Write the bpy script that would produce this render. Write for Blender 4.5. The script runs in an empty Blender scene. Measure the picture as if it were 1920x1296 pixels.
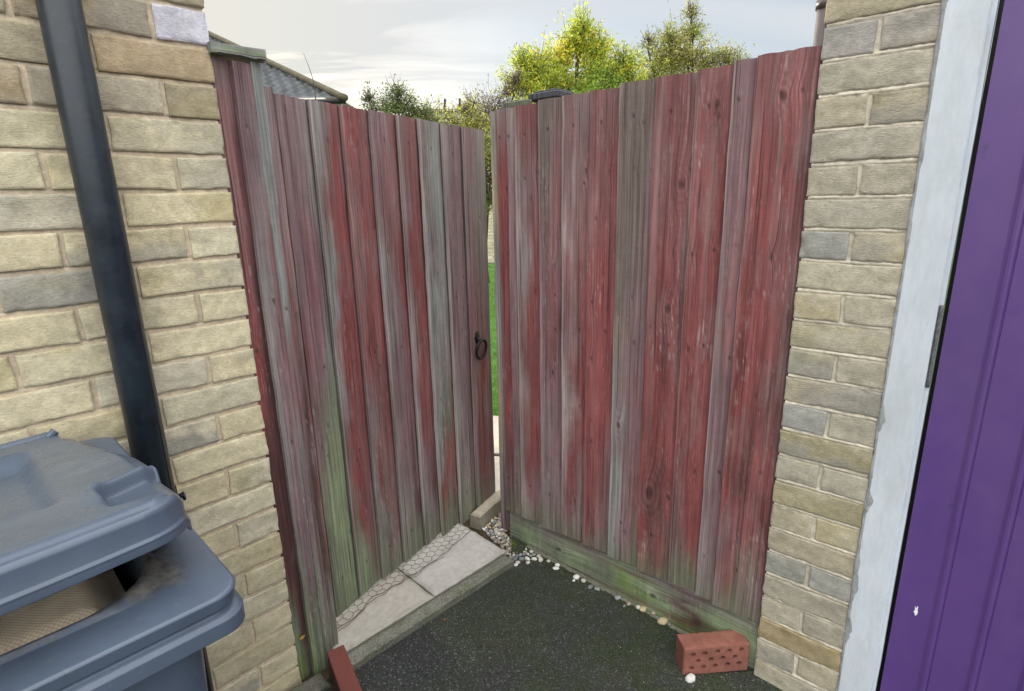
import bpy, math, random
import numpy as np
from math import radians, sin, cos, pi
random.seed(7)
scene = bpy.context.scene
COL = scene.collection

# ------------------------------------------------------------------ camera
CAMH = 1.42
cam_d = bpy.data.cameras.new("camera")
cam = bpy.data.objects.new("camera", cam_d)
COL.objects.link(cam)
from mathutils import Matrix
cam.matrix_world = (Matrix.Translation((0, 0, CAMH)) @ Matrix.Rotation(radians(90 - 14.6753), 4, 'X')
                    @ Matrix.Rotation(radians(-1.2222), 4, 'Z'))
cam_d.sensor_width = 36.0
cam_d.lens = 1044.61 / 1920 * 36
cam_d.clip_start = 0.02
cam_d.clip_end = 600
scene.camera = cam

# ------------------------------------------------------------------ sky, sun, exposure
SUN_AZ, SUN_EL = -32.0, 15.0           # degrees, azimuth from +Y towards +X
w = bpy.data.worlds.new("World"); scene.world = w
w.use_nodes = True
nt = w.node_tree; nt.nodes.clear()
def N(tree, typ, **kw):
    n = tree.nodes.new(typ)
    for k, v in kw.items():
        setattr(n, k, v)
    return n
out = N(nt, 'ShaderNodeOutputWorld'); bg = N(nt, 'ShaderNodeBackground')
bg.inputs['Strength'].default_value = 0.12
sky = N(nt, 'ShaderNodeTexSky'); sky.sky_type = 'NISHITA'; sky.sun_disc = False
sky.sun_elevation = radians(SUN_EL); sky.sun_rotation = radians(SUN_AZ)
sky.air_density = 1.0; sky.dust_density = 1.5
tc = N(nt, 'ShaderNodeTexCoord'); sep = N(nt, 'ShaderNodeSeparateXYZ')
nt.links.new(tc.outputs['Generated'], sep.inputs[0])
def M(op, a, b=None, c=None):
    n = N(nt, 'ShaderNodeMath', operation=op)
    for i, v in enumerate((a, b, c)):
        if v is None: continue
        if isinstance(v, (int, float)): n.inputs[i].default_value = v
        else: nt.links.new(v, n.inputs[i])
    return n.outputs[0]
# clouds on a flat layer overhead: direction divided by height
zz = M('ADD', M('MAXIMUM', sep.outputs[2], 0.0), 0.10)
px = M('DIVIDE', sep.outputs[0], zz); py = M('DIVIDE', sep.outputs[1], zz)
cmb = N(nt, 'ShaderNodeCombineXYZ'); nt.links.new(px, cmb.inputs[0]); nt.links.new(py, cmb.inputs[1])
mp = N(nt, 'ShaderNodeMapping'); mp.inputs['Rotation'].default_value = (0, 0, radians(20)); mp.inputs['Scale'].default_value = (0.5, 1.7, 1)
nt.links.new(cmb.outputs[0], mp.inputs[0])
nz = N(nt, 'ShaderNodeTexNoise'); nz.inputs['Scale'].default_value = 0.9; nz.inputs['Detail'].default_value = 7; nz.inputs['Roughness'].default_value = .58; nz.inputs['Distortion'].default_value = .5
nt.links.new(mp.outputs[0], nz.inputs['Vector'])
cr = N(nt, 'ShaderNodeValToRGB'); cr.color_ramp.elements[0].position = .42; cr.color_ramp.elements[1].position = .60
nt.links.new(nz.outputs[0], cr.inputs[0])
# cloud light: brightness added overhead and behind, out of view, to lift the walls, pale cream towards the sun
back = N(nt, 'ShaderNodeMapRange'); back.inputs['From Min'].default_value = .36; back.inputs['From Max'].default_value = .8
back.inputs['To Min'].default_value = 4.9; back.inputs['To Max'].default_value = 20.0
nt.links.new(M('ADD', M('MULTIPLY', sep.outputs[1], -0.35), sep.outputs[2]), back.inputs[0])
back.inputs['From Min'].default_value = .12; back.inputs['From Max'].default_value = .75
sd = (sin(radians(SUN_AZ)) * cos(radians(SUN_EL)), cos(radians(SUN_AZ)) * cos(radians(SUN_EL)), sin(radians(SUN_EL)))
dot = N(nt, 'ShaderNodeVectorMath', operation='DOT_PRODUCT'); nt.links.new(tc.outputs['Generated'], dot.inputs[0]); dot.inputs[1].default_value = sd
glow = M('POWER', M('MAXIMUM', dot.outputs['Value'], 0.0), 14.0)
lum = M('ADD', back.outputs[0], M('MULTIPLY', glow, .35))
warm = N(nt, 'ShaderNodeMixRGB'); warm.inputs[1].default_value = (.93, .98, 1.04, 1); warm.inputs[2].default_value = (1.03, 1.0, .90, 1)
nt.links.new(glow, warm.inputs[0])
bk = N(nt, 'ShaderNodeMapRange'); bk.inputs['From Min'].default_value = .12; bk.inputs['From Max'].default_value = .75
nt.links.new(M('ADD', M('MULTIPLY', sep.outputs[1], -0.35), sep.outputs[2]), bk.inputs[0])
warm2 = N(nt, 'ShaderNodeMixRGB'); nt.links.new(bk.outputs[0], warm2.inputs[0]); nt.links.new(warm.outputs[0], warm2.inputs[1]); warm2.inputs[2].default_value = (1.01, .99, .945, 1)
cc = N(nt, 'ShaderNodeVectorMath', operation='SCALE'); nt.links.new(warm2.outputs[0], cc.inputs[0]); nt.links.new(lum, cc.inputs['Scale'])
mixs = N(nt, 'ShaderNodeMixRGB')
fac = M('MULTIPLY', M('ADD', M('MULTIPLY', cr.outputs[0], .36), M('ADD', M('ADD', .58, M('MULTIPLY', bk.outputs[0], .35)), M('MULTIPLY', glow, .3))), 1.0)
nt.links.new(M('MINIMUM', fac, 1.0), mixs.inputs[0]); nt.links.new(sky.outputs[0], mixs.inputs[1]); nt.links.new(cc.outputs[0], mixs.inputs[2])
nt.links.new(mixs.outputs[0], bg.inputs[0]); nt.links.new(bg.outputs[0], out.inputs[0])

sl = bpy.data.lights.new("sun", 'SUN'); sl.energy = 4.6; sl.angle = radians(.6); sl.color = (1.0, .90, .72)
so = bpy.data.objects.new("sun", sl); COL.objects.link(so)
from mathutils import Vector
so.rotation_euler = Vector(sd).to_track_quat('Z', 'Y').to_euler()
so.location = (-3, 6, 6)
scene.view_settings.view_transform = 'Standard'; scene.view_settings.look = 'None'
scene.view_settings.exposure = 0.40; scene.view_settings.gamma = 1.0

# ------------------------------------------------------------------ numpy noise
_rs = np.random.RandomState(3)
_T = _rs.rand(65536).astype(np.float64)
def _h(i, j, k):
    n = (i * 73856093) ^ (j * 19349663) ^ (k * 83492791)
    return _T[(n ^ (n >> 13)) & 65535]
def vnoise(x, y, z=0.0):
    x, y, z = np.broadcast_arrays(np.asarray(x, float), np.asarray(y, float), np.asarray(z, float))
    xi, yi, zi = np.floor(x).astype(np.int64), np.floor(y).astype(np.int64), np.floor(z).astype(np.int64)
    fx, fy, fz = x - xi, y - yi, z - zi
    fx, fy, fz = [f * f * (3 - 2 * f) for f in (fx, fy, fz)]
    r = 0
    for a in (0, 1):
        for b in (0, 1):
            for c in (0, 1):
                r = r + _h(xi + a, yi + b, zi + c) * (fx if a else 1 - fx) * (fy if b else 1 - fy) * (fz if c else 1 - fz)
    return r * 2 - 1
def fbm(x, y, z=0.0, o=4):
    s = 0; a = .5
    for k in range(o):
        s = s + a * vnoise(np.asarray(x) * 2 ** k + 17.3 * k, np.asarray(y) * 2 ** k + 5.1 * k, z)
        a *= .5
    return s
def sstep(a, b, x):
    t = np.clip((x - a) / (b - a), 0, 1); return t * t * (3 - 2 * t)

# ------------------------------------------------------------------ frames of the walls
class Frame:
    def __init__(s, P, deg):
        a = radians(deg); s.P = np.array([P[0], P[1], 0.]); s.d = np.array([sin(a), cos(a), 0]); s.n = np.array([cos(a), -sin(a), 0])
        s.ang = math.atan2(s.d[1], s.d[0])
    def __call__(s, t, n, z):
        t, n, z = np.broadcast_arrays(np.asarray(t, float), np.asarray(n, float), np.asarray(z, float))
        return s.P + t[..., None] * s.d + n[..., None] * s.n + z[..., None] * np.array([0, 0, 1.])
LF = Frame((-.6476, 1.3515), 44.295)       # house wall on the left; t<0 brick, t>0 fence strip
RF = Frame((.7184, 1.3917), 131.074)       # garage front on the right; t<0 fence, t>0 brick pier
GF = Frame((-.615, 1.582), 34.5)           # the gate leaf, standing ajar
KF = Frame((-.498, 1.38), 45.1)            # kerb line
GX = lambda x, y: 0.06 * ((x - .7184) * -.7538 + (y - 1.3917) * .6571)      # height of the asphalt

# ------------------------------------------------------------------ mesh helpers
def tag(o, label=None, cat=None, group=None, kind=None):
    if label: o['label'] = label
    if cat: o['category'] = cat
    if group: o['group'] = group
    if kind: o['kind'] = kind
    return o
def empty(name, loc, label, cat, group=None):
    o = bpy.data.objects.new(name, None); o.empty_display_size = .05; COL.objects.link(o)
    o.location = tuple(float(v) for v in loc)
    return tag(o, label, cat, group)
class MB:
    """collects pieces of one mesh; vertices are world positions"""
    def __init__(s): s.v = []; s.f = []; s.m = []; s.c = []; s.g = []; s.n = 0; s.sm = []
    def add(s, V, F, col=(1, 1, 1), mat=0, g=None, smooth=False):
        V = np.asarray(V, float).reshape(-1, 3); k = len(V)
        s.v.append(V)
        F = [tuple(int(i) + s.n for i in f) for f in F]
        s.f += F; s.m += [mat] * len(F); s.sm += [smooth] * len(F)
        c = np.asarray(col, float)
        if c.ndim == 1: c = np.tile(c, (k, 1))
        s.c.append(c.reshape(-1, 3))
        s.g.append(np.zeros((k, 3)) if g is None else np.asarray(g, float).reshape(-1, 3))
        s.n += k
    def grid(s, P, col=(1, 1, 1), mat=0, g=None, smooth=True, flip=False):
        a, b = P.shape[:2]
        i = np.arange(a * b).reshape(a, b)
        q = np.stack([i[:-1, :-1], i[1:, :-1], i[1:, 1:], i[:-1, 1:]], -1).reshape(-1, 4)
        if flip: q = q[:, ::-1]
        c = np.asarray(col, float)
        s.add(P, q.tolist(), c if c.ndim == 1 else c.reshape(-1, 3), mat, g, smooth)
    def box(s, fr, t0, t1, n0, n1, z0, z1, col=(1, 1, 1), mat=0, bev=0.0, g=None):
        # chamfered box in a frame
        cx = [(t0, t1), (n0, n1), (z0, z1)]
        if bev <= 0:
            P = [fr(t, n, z) for t in (t0, t1) for n in (n0, n1) for z in (z0, z1)]
            F = [(0, 1, 3, 2), (4, 6, 7, 5), (0, 4, 5, 1), (2, 3, 7, 6), (0, 2, 6, 4), (1, 5, 7, 3)]
            s.add(P, F, col, mat, g if g is not None else P); return
        b = bev; P = []; idx = {}
        for a in (0, 1):
            for c in (0, 1):
                for d in (0, 1):
                    for ax in range(3):
                        q = []
                        for e, k in zip((0, 1, 2), (a, c, d)):
                            v = cx[e][k]
                            if e != ax: v += b if k == 0 else -b
                            q.append(v)
                        idx[(a, c, d, ax)] = len(P); P.append(fr(*q))
        F = []
        for a in (0, 1):
            F.append([idx[(a, c, d, 0)] for c, d in ((0, 0), (1, 0), (1, 1), (0, 1))])
            F.append([idx[(c, a, d, 1)] for c, d in ((0, 0), (1, 0), (1, 1), (0, 1))])
            F.append([idx[(c, d, a, 2)] for c, d in ((0, 0), (1, 0), (1, 1), (0, 1))])
            for c in (0, 1):
                F.append([idx[(a, c, 0, 0)], idx[(a, c, 1, 0)], idx[(a, c, 1, 1)], idx[(a, c, 0, 1)]])
                F.append([idx[(a, 0, c, 0)], idx[(a, 1, c, 0)], idx[(a, 1, c, 2)], idx[(a, 0, c, 2)]])
                F.append([idx[(0, a, c, 1)], idx[(1, a, c, 1)], idx[(1, a, c, 2)], idx[(0, a, c, 2)]])
                for d in (0, 1):
                    F.append([idx[(a, c, d, 0)], idx[(a, c, d, 1)], idx[(a, c, d, 2)]])
        s.add(P, F, col, mat, g if g is not None else P)
    def tube(s, pts, r, seg=10, col=(1, 1, 1), mat=0, caps=True, closed=False):
        pts = [Vector(p) for p in pts]; n = len(pts); rr = r if hasattr(r, '__len__') else [r] * n
        V = []; up = Vector((0.13, .21, 1)).normalized(); prev = None
        for i, p in enumerate(pts):
            a = pts[(i - 1) % n] if (closed or i > 0) else p; b = pts[(i + 1) % n] if (closed or i < n - 1) else p
            T = (b - a).normalized()
            x = (prev if prev is not None else (up if abs(T.dot(up)) < .95 else Vector((1, 0, 0))))
            x = (x - T * x.dot(T)).normalized(); prev = x; y = T.cross(x)
            for k in range(seg):
                an = 2 * pi * k / seg; V.append(p + (x * cos(an) + y * sin(an)) * rr[i])
        F = []
        m = n if closed else n - 1
        for i in range(m):
            for k in range(seg):
                j = (i + 1) % n
                F.append((i * seg + k, i * seg + (k + 1) % seg, j * seg + (k + 1) % seg, j * seg + k))
        if caps and not closed:
            F.append(tuple(range(seg))[::-1]); F.append(tuple((n - 1) * seg + k for k in range(seg)))
        s.add([tuple(v) for v in V], F, col, mat, None, True)
    def obj(s, name, mats, parent=None, label=None, cat=None, group=None, kind=None, loc=None, fix=False, smooth=None):
        V = np.concatenate(s.v); C = np.concatenate(s.c); G = np.concatenate(s.g)
        base = np.array(parent.matrix_world.translation if False else (WL[parent.name] if parent else (loc if loc is not None else (0, 0, 0))), float)
        me = bpy.data.meshes.new(name)
        me.from_pydata((V - base).tolist(), [], s.f)
        for mm in (mats if isinstance(mats, (list, tuple)) else [mats]): me.materials.append(mm)
        me.polygons.foreach_set('material_index', s.m)
        me.polygons.foreach_set('use_smooth', s.sm if smooth is None else [smooth] * len(s.f))
        ca = me.color_attributes.new('Col', 'FLOAT_COLOR', 'POINT')
        ca.data.foreach_set('color', np.concatenate([C, np.ones((len(C), 1))], 1).ravel())
        ga = me.attributes.new('grain', 'FLOAT_VECTOR', 'POINT'); ga.data.foreach_set('vector', G.ravel())
        me.update()
        if fix:
            import bmesh
            bm = bmesh.new(); bm.from_mesh(me); bmesh.ops.recalc_face_normals(bm, faces=bm.faces); bm.to_mesh(me); bm.free()
        o = bpy.data.objects.new(name, me); COL.objects.link(o)
        WL[o.name] = base
        if parent: o.parent = parent
        elif loc is not None: o.location = tuple(float(v) for v in loc)
        if parent is not None and loc is None: pass
        return tag(o, label, cat, group, kind)
WL = {}
def E_(name, loc, label, cat, group=None):
    o = empty(name, loc, label, cat, group); WL[o.name] = np.array([float(v) for v in loc]); return o

# ------------------------------------------------------------------ materials
def mat(name, rough=.7, spec=.5, metal=0.0):
    m = bpy.data.materials.new(name); m.use_nodes = True
    t = m.node_tree; b = t.nodes['Principled BSDF']
    b.inputs['Roughness'].default_value = rough; b.inputs['Specular IOR Level'].default_value = spec; b.inputs['Metallic'].default_value = metal
    return m, t, b
def lk(t, a, b): t.links.new(a, b)
def colattr(t):
    n = t.nodes.new('ShaderNodeVertexColor'); n.layer_name = 'Col'; return n.outputs[0]
def noise(t, scale, detail=4, rough=.55, vec=None, dist=0.0):
    n = t.nodes.new('ShaderNodeTexNoise'); n.inputs['Scale'].default_value = scale; n.inputs['Detail'].default_value = detail
    n.inputs['Roughness'].default_value = rough; n.inputs['Distortion'].default_value = dist
    if vec is not None: lk(t, vec, n.inputs['Vector'])
    return n.outputs[0]
def objvec(t, scale=(1, 1, 1)):
    c = t.nodes.new('ShaderNodeTexCoord'); m = t.nodes.new('ShaderNodeMapping'); m.inputs['Scale'].default_value = scale
    g = t.nodes.new('ShaderNodeNewGeometry')
    lk(t, g.outputs['Position'], m.inputs[0]); return m.outputs[0]
def rng(t, v, a, b, c, d):
    n = t.nodes.new('ShaderNodeMapRange'); lk(t, v, n.inputs[0])
    for i, x in zip((1, 2, 3, 4), (a, b, c, d)): n.inputs[i].default_value = x
    return n.outputs[0]
def mul(t, colr, v):
    n = t.nodes.new('ShaderNodeVectorMath'); n.operation = 'SCALE'; lk(t, colr, n.inputs[0]); lk(t, v, n.inputs['Scale']); return n.outputs[0]
def mixc(t, f, a, b):
    n = t.nodes.new('ShaderNodeMixRGB')
    for i, v in ((0, f), (1, a), (2, b)):
        if isinstance(v, (tuple, list)): n.inputs[i].default_value = (*v[:3], 1)
        elif isinstance(v, (int, float)): n.inputs[i].default_value = v
        else: lk(t, v, n.inputs[i])
    return n.outputs[0]
def mth(t, op, a, b):
    n = t.nodes.new('ShaderNodeMath'); n.operation = op
    for i, v in ((0, a), (1, b)):
        if isinstance(v, (int, float)): n.inputs[i].default_value = v
        else: lk(t, v, n.inputs[i])
    return n.outputs[0]
def bump(t, b, h, strength=.5, dist=.002):
    n = t.nodes.new('ShaderNodeBump'); n.inputs['Strength'].default_value = strength; n.inputs['Distance'].default_value = dist
    lk(t, h, n.inputs['Height']); lk(t, n.outputs[0], b.inputs['Normal']); return n

def m_brick(name):
    m, t, b = mat(name, .92, .2)
    v = objvec(t); n1 = noise(t, 210, 6, .68, objvec(t, (.55, .55, 1.7))); n2 = noise(t, 45, 5, .6, v); n3 = noise(t, 700, 2, .5, v)
    c = mul(t, colattr(t), mth(t, 'MULTIPLY', rng(t, n1, .3, .7, .80, 1.20), rng(t, n2, .3, .7, .86, 1.13)))
    c = mixc(t, rng(t, noise(t, 5.5, 6, .72, v), .52, .70, 0, .45), c, (.20, .185, .15))
    c = mixc(t, rng(t, noise(t, 9, 6, .75, v), .62, .74, 0, .5), c, (.52, .50, .46))
    pits = rng(t, noise(t, 420, 2, .5, v), .64, .70, 0, .45)
    c = mixc(t, pits, c, (.12, .11, .09))
    lk(t, c, b.inputs['Base Color'])
    bump(t, b, mth(t, 'ADD', mth(t, 'MULTIPLY', n1, .7), mth(t, 'MULTIPLY', n3, .35)), .85, .0032)
    return m
M_BRICK = m_brick('brick')
def m_wood(name):
    m, t, b = mat(name, .78, .3)
    a = t.nodes.new('ShaderNodeAttribute'); a.attribute_name = 'grain'
    def sc(s):
        mm = t.nodes.new('ShaderNodeMapping'); mm.inputs['Scale'].default_value = s; lk(t, a.outputs['Vector'], mm.inputs[0]); return mm.outputs[0]
    g1 = noise(t, 1, 5, .65, sc((190, 2.6, 3))); g2 = noise(t, 1, 3, .6, sc((90, 1.1, 2))); g3 = noise(t, 1, 4, .7, sc((420, 16, 5)))
    saw = noise(t, 1, 2, .5, sc((14, 520, 4)))
    k = mth(t, 'MULTIPLY', rng(t, g1, .32, .68, .62, 1.36), rng(t, g2, .3, .7, .84, 1.14))
    k = mth(t, 'MULTIPLY', k, rng(t, saw, .3, .7, .94, 1.06))
    c = mul(t, colattr(t), k)
    wh = mth(t, 'MULTIPLY', rng(t, g3, .60, .68, 0, .75), rng(t, noise(t, 1, 2, .5, sc((9, 2.2, 1))), .42, .62, .1, 1))
    c = mixc(t, wh, c, (.36, .28, .28))
    dk = rng(t, noise(t, 1, 4, .6, sc((150, 1.3, 7))), .615, .665, 0, .75)
    c = mixc(t, dk, c, (.035, .022, .022))
    lk(t, c, b.inputs['Base Color'])
    bump(t, b, mth(t, 'ADD', mth(t, 'MULTIPLY', g1, .7), mth(t, 'ADD', mth(t, 'MULTIPLY', g3, .3), mth(t, 'MULTIPLY', saw, .12))), .6, .0022)
    return m
M_WOOD = m_wood('weathered_stained_timber')
def m_simple(name, col=None, rough=.5, spec=.5, metal=0, bs=0, bscale=200, var=.15, vscale=40, dirt=None, dirtamt=.5, dscale=12):
    m, t, b = mat(name, rough, spec, metal)
    v = objvec(t); n = noise(t, vscale, 5, .6, v)
    base = colattr(t) if col is None else None
    if base is None:
        r = t.nodes.new('ShaderNodeRGB'); r.outputs[0].default_value = (*col, 1); base = r.outputs[0]
    c = mul(t, base, rng(t, n, .3, .7, 1 - var, 1 + var))
    if dirt:
        c = mixc(t, rng(t, noise(t, dscale, 6, .65, v), .5, .72, 0, dirtamt), c, dirt)
    lk(t, c, b.inputs['Base Color'])
    lk(t, rng(t, n, .3, .7, max(rough - .1, .02), min(rough + .12, 1)), b.inputs['Roughness'])
    if bs: bump(t, b, noise(t, bscale, 4, .6, v), bs, .002)
    return m
M_MORTAR = m_simple('mortar', None, .95, .1, 0, .8, 350, .18, 90)
M_CONC = m_simple('concrete', None, .9, .2, 0, .4, 300, .10, 60)
M_AGG = None
def m_conc_rough():
    m, t, b = mat('exposed_aggregate_concrete', .92, .2)
    v = objvec(t)
    vo = t.nodes.new('ShaderNodeTexVoronoi'); vo.inputs['Scale'].default_value = 190; lk(t, v, vo.inputs['Vector'])
    c = mul(t, colattr(t), rng(t, vo.outputs['Distance'], 0, .7, 1.2, .62))
    c = mul(t, c, rng(t, noise(t, 25, 5, .6, v), .3, .7, .8, 1.15))
    gr = rng(t, noise(t, 16, 5, .7, v), .5, .66, 0, .55)
    c = mixc(t, gr, c, (.13, .16, .075))
    lk(t, c, b.inputs['Base Color']); bump(t, b, vo.outputs['Distance'], .7, .003)
    return m
M_AGG = m_conc_rough()
def m_asphalt():
    m, t, b = mat('asphalt', .7, .4)
    v = objvec(t)
    vo = t.nodes.new('ShaderNodeTexVoronoi'); vo.inputs['Scale'].default_value = 190; lk(t, v, vo.inputs['Vector'])
    n1 = noise(t, 3.2, 6, .62, v); n2 = noise(t, 210, 4, .7, v)
    base = mixc(t, rng(t, n1, .38, .62, 0, 1), (.025, .028, .030), (.031, .036, .026))
    c = mul(t, base, rng(t, n2, .36, .64, .35, 1.9))
    # pale chips of stone in the wearing surface
    w1 = t.nodes.new('ShaderNodeTexWhiteNoise'); lk(t, vo.outputs['Color'], w1.inputs['Vector'])
    chip = rng(t, w1.outputs['Value'], .74, 1.0, 0, .8)
    chip = mth(t, 'MULTIPLY', chip, rng(t, vo.outputs['Distance'], .30, .55, 1, 0))
    c = mixc(t, chip, c, (.22, .23, .24))
    # moss film in patches
    sx = t.nodes.new('ShaderNodeSeparateXYZ'); lk(t, v, sx.inputs[0])
    moss = mth(t, 'MULTIPLY', rng(t, noise(t, 6, 7, .75, v), .42, .60, 0, 1), rng(t, sx.outputs[0], -.30, .30, .15, .8))
    c = mixc(t, rng(t, noise(t, 2.4, 6, .7, v), .50, .66, 0, .45), c, mul(t, c, rng(t, n2, .4, .6, 1.3, 2.4)))
    c = mixc(t, moss, c, mixc(t, rng(t, n2, .4, .6, 0, 1), (.014, .022, .008), (.050, .072, .026)))
    lk(t, c, b.inputs['Base Color'])
    lk(t, rng(t, mth(t, 'ADD', n2, moss), .3, .9, .45, .95), b.inputs['Roughness'])
    bump(t, b, mth(t, 'ADD', mth(t, 'MULTIPLY', vo.outputs['Distance'], -1), n2), .9, .004)
    return m
M_ASPH = m_asphalt()
M_PIPE = m_simple('black_plastic', (.013, .021, .032), .36, .5, 0, .10, 60, .3, 14, (.10, .11, .12), .12, 55)
M_BROWNPIPE = m_simple('brown_plastic', (.085, .065, .07), .4)
def m_bin():
    m, t, b = mat('bin_plastic', .30, .5)
    v = objvec(t)
    c = mul(t, colattr(t), rng(t, noise(t, 9, 5, .6, v), .3, .7, .86, 1.12))
    d = rng(t, noise(t, 70, 5, .7, v), .60, .75, 0, .16)
    c = mixc(t, d, c, (.16, .17, .18))
    lk(t, c, b.inputs['Base Color']); lk(t, rng(t, noise(t, 25, 5, .6, v), .3, .7, .22, .38), b.inputs['Roughness'])
    bump(t, b, noise(t, 600, 2, .5, v), .12, .001)
    return m
M_BIN = m_bin()
def m_hessian():
    m, t, b = mat('hessian', .95, .1)
    a = t.nodes.new('ShaderNodeAttribute'); a.attribute_name = 'grain'
    s = t.nodes.new('ShaderNodeSeparateXYZ'); lk(t, a.outputs['Vector'], s.inputs[0])
    def wv(o):
        return mth(t, 'SINE', mth(t, 'MULTIPLY', o, 1150.0), 0)
    h = mth(t, 'MULTIPLY', wv(s.outputs[0]), wv(s.outputs[1]))
    c = mul(t, colattr(t), rng(t, h, -1, 1, .80, 1.08)); c = mul(t, c, rng(t, noise(t, 30, 5, .6, objvec(t)), .3, .7, .85, 1.1))
    lk(t, c, b.inputs['Base Color']); bump(t, b, h, .35, .0012)
    return m
M_HESS = m_hessian()
def m_paint(name, col, rough, chipc, chips):
    m, t, b = mat(name, rough, .5)
    v = objvec(t)
    c = t.nodes.new('ShaderNodeRGB'); c.outputs[0].default_value = (*col, 1)
    n = noise(t, 6, 6, .65, objvec(t, (1, 1, .35)))
    cc_ = mul(t, c.outputs[0], rng(t, n, .3, .7, .9, 1.08))
    cc_ = mul(t, cc_, rng(t, noise(t, 120, 4, .6, objvec(t, (1, 1, .25))), .3, .7, .95, 1.05))
    cc_ = mixc(t, rng(t, noise(t, 38, 6, .75, objvec(t, (1, 1, .5))), chips, chips + .03, 0, .85), cc_, chipc)
    cc_ = mixc(t, rng(t, noise(t, 16, 6, .7, objvec(t, (1, 1, .25))), .50, .68, 0, .30), cc_, (.36, .37, .36))
    lk(t, cc_, b.inputs['Base Color'])
    bump(t, b, mth(t, 'ADD', noise(t, 90, 4, .6, objvec(t, (1, 1, .2))), mth(t, 'MULTIPLY', n, .6)), .25, .0018)
    return m
M_WHITE = m_paint('white_gloss_paint', (.53, .585, .65), .38, (.22, .22, .22), .70)
def m_purple():
    m, t, b = mat('purple_paint', .34, .5)
    v = objvec(t)
    n = noise(t, 2.2, 5, .6, v)
    c = mixc(t, rng(t, n, .35, .65, 0, 1), (.082, .043, .185), (.100, .049, .205))
    c = mixc(t, rng(t, noise(t, 14, 6, .75, v), .66, .70, 0, .5), c, (.04, .02, .07))
    c = mixc(t, rng(t, noise(t, 3, 6, .7, objvec(t, (1, 1, .3))), .50, .72, 0, .25), c, (.16, .10, .19))
    lk(t, c, b.inputs['Base Color'])
    lk(t, rng(t, noise(t, 20, 5, .6, v), .3, .7, .28, .48), b.inputs['Roughness'])
    bump(t, b, noise(t, 160, 3, .6, v), .12, .001)
    return m
M_PURPLE = m_purple()
M_BLACK = m_simple('black_iron', (.012, .012, .014), .45, .5, .3, .3, 400)
M_RUST = m_simple('rusty_wire', (.11, .07, .05), .8)
M_RUBBER = m_simple('brush_seal', (.12, .12, .125), .9, .2, 0, 1.0, 500, .6, 300)
M_MASTIC = m_simple('mastic', (.30, .32, .33), .8, .3, 0, .5, 120, .25, 30, (.12, .13, .12), .7, 40)
M_STONE = m_simple('pebble_stone', None, .75, .3, 0, .3, 300, .15, 120)
M_TERRA = m_simple('terracotta', None, .85, .25, 0, .5, 500, .16, 60, (.10, .045, .035), .5, 30)
M_TILE = m_simple('roof_tile', None, .85, .3, 0, .3, 40, .3, 5)
M_UPVC = m_simple('white_upvc', (.75, .77, .8), .4)
M_SOIL = m_simple('soil', (.06, .045, .03), .95, .1, 0, .8, 60, .4, 20)
M_LAWN = m_simple('lawn_soil', (.08, .17, .04), .95, .1, 0, .8, 60, .35, 8)
def m_leaf(name, trans=.55):
    m, t, b = mat(name, .6, .3)
    c = colattr(t); lk(t, c, b.inputs['Base Color'])
    tr = t.nodes.new('ShaderNodeBsdfTranslucent'); mx = t.nodes.new('ShaderNodeMixShader'); mx.inputs[0].default_value = trans
    sc = t.nodes.new('ShaderNodeVectorMath'); sc.operation = 'SCALE'; sc.inputs['Scale'].default_value = 1.7
    lk(t, c, sc.inputs[0]); lk(t, sc.outputs[0], tr.inputs[0])
    o = t.nodes['Material Output']; lk(t, b.outputs[0], mx.inputs[1]); lk(t, tr.outputs[0], mx.inputs[2]); lk(t, mx.outputs[0], o.inputs[0])
    return m
M_LEAF = m_leaf('leaf'); M_GRASS = m_leaf('grass_blade', .5)
M_BARK = m_simple('bark', (.10, .08, .06), .9, .1, 0, .8, 80)

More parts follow.
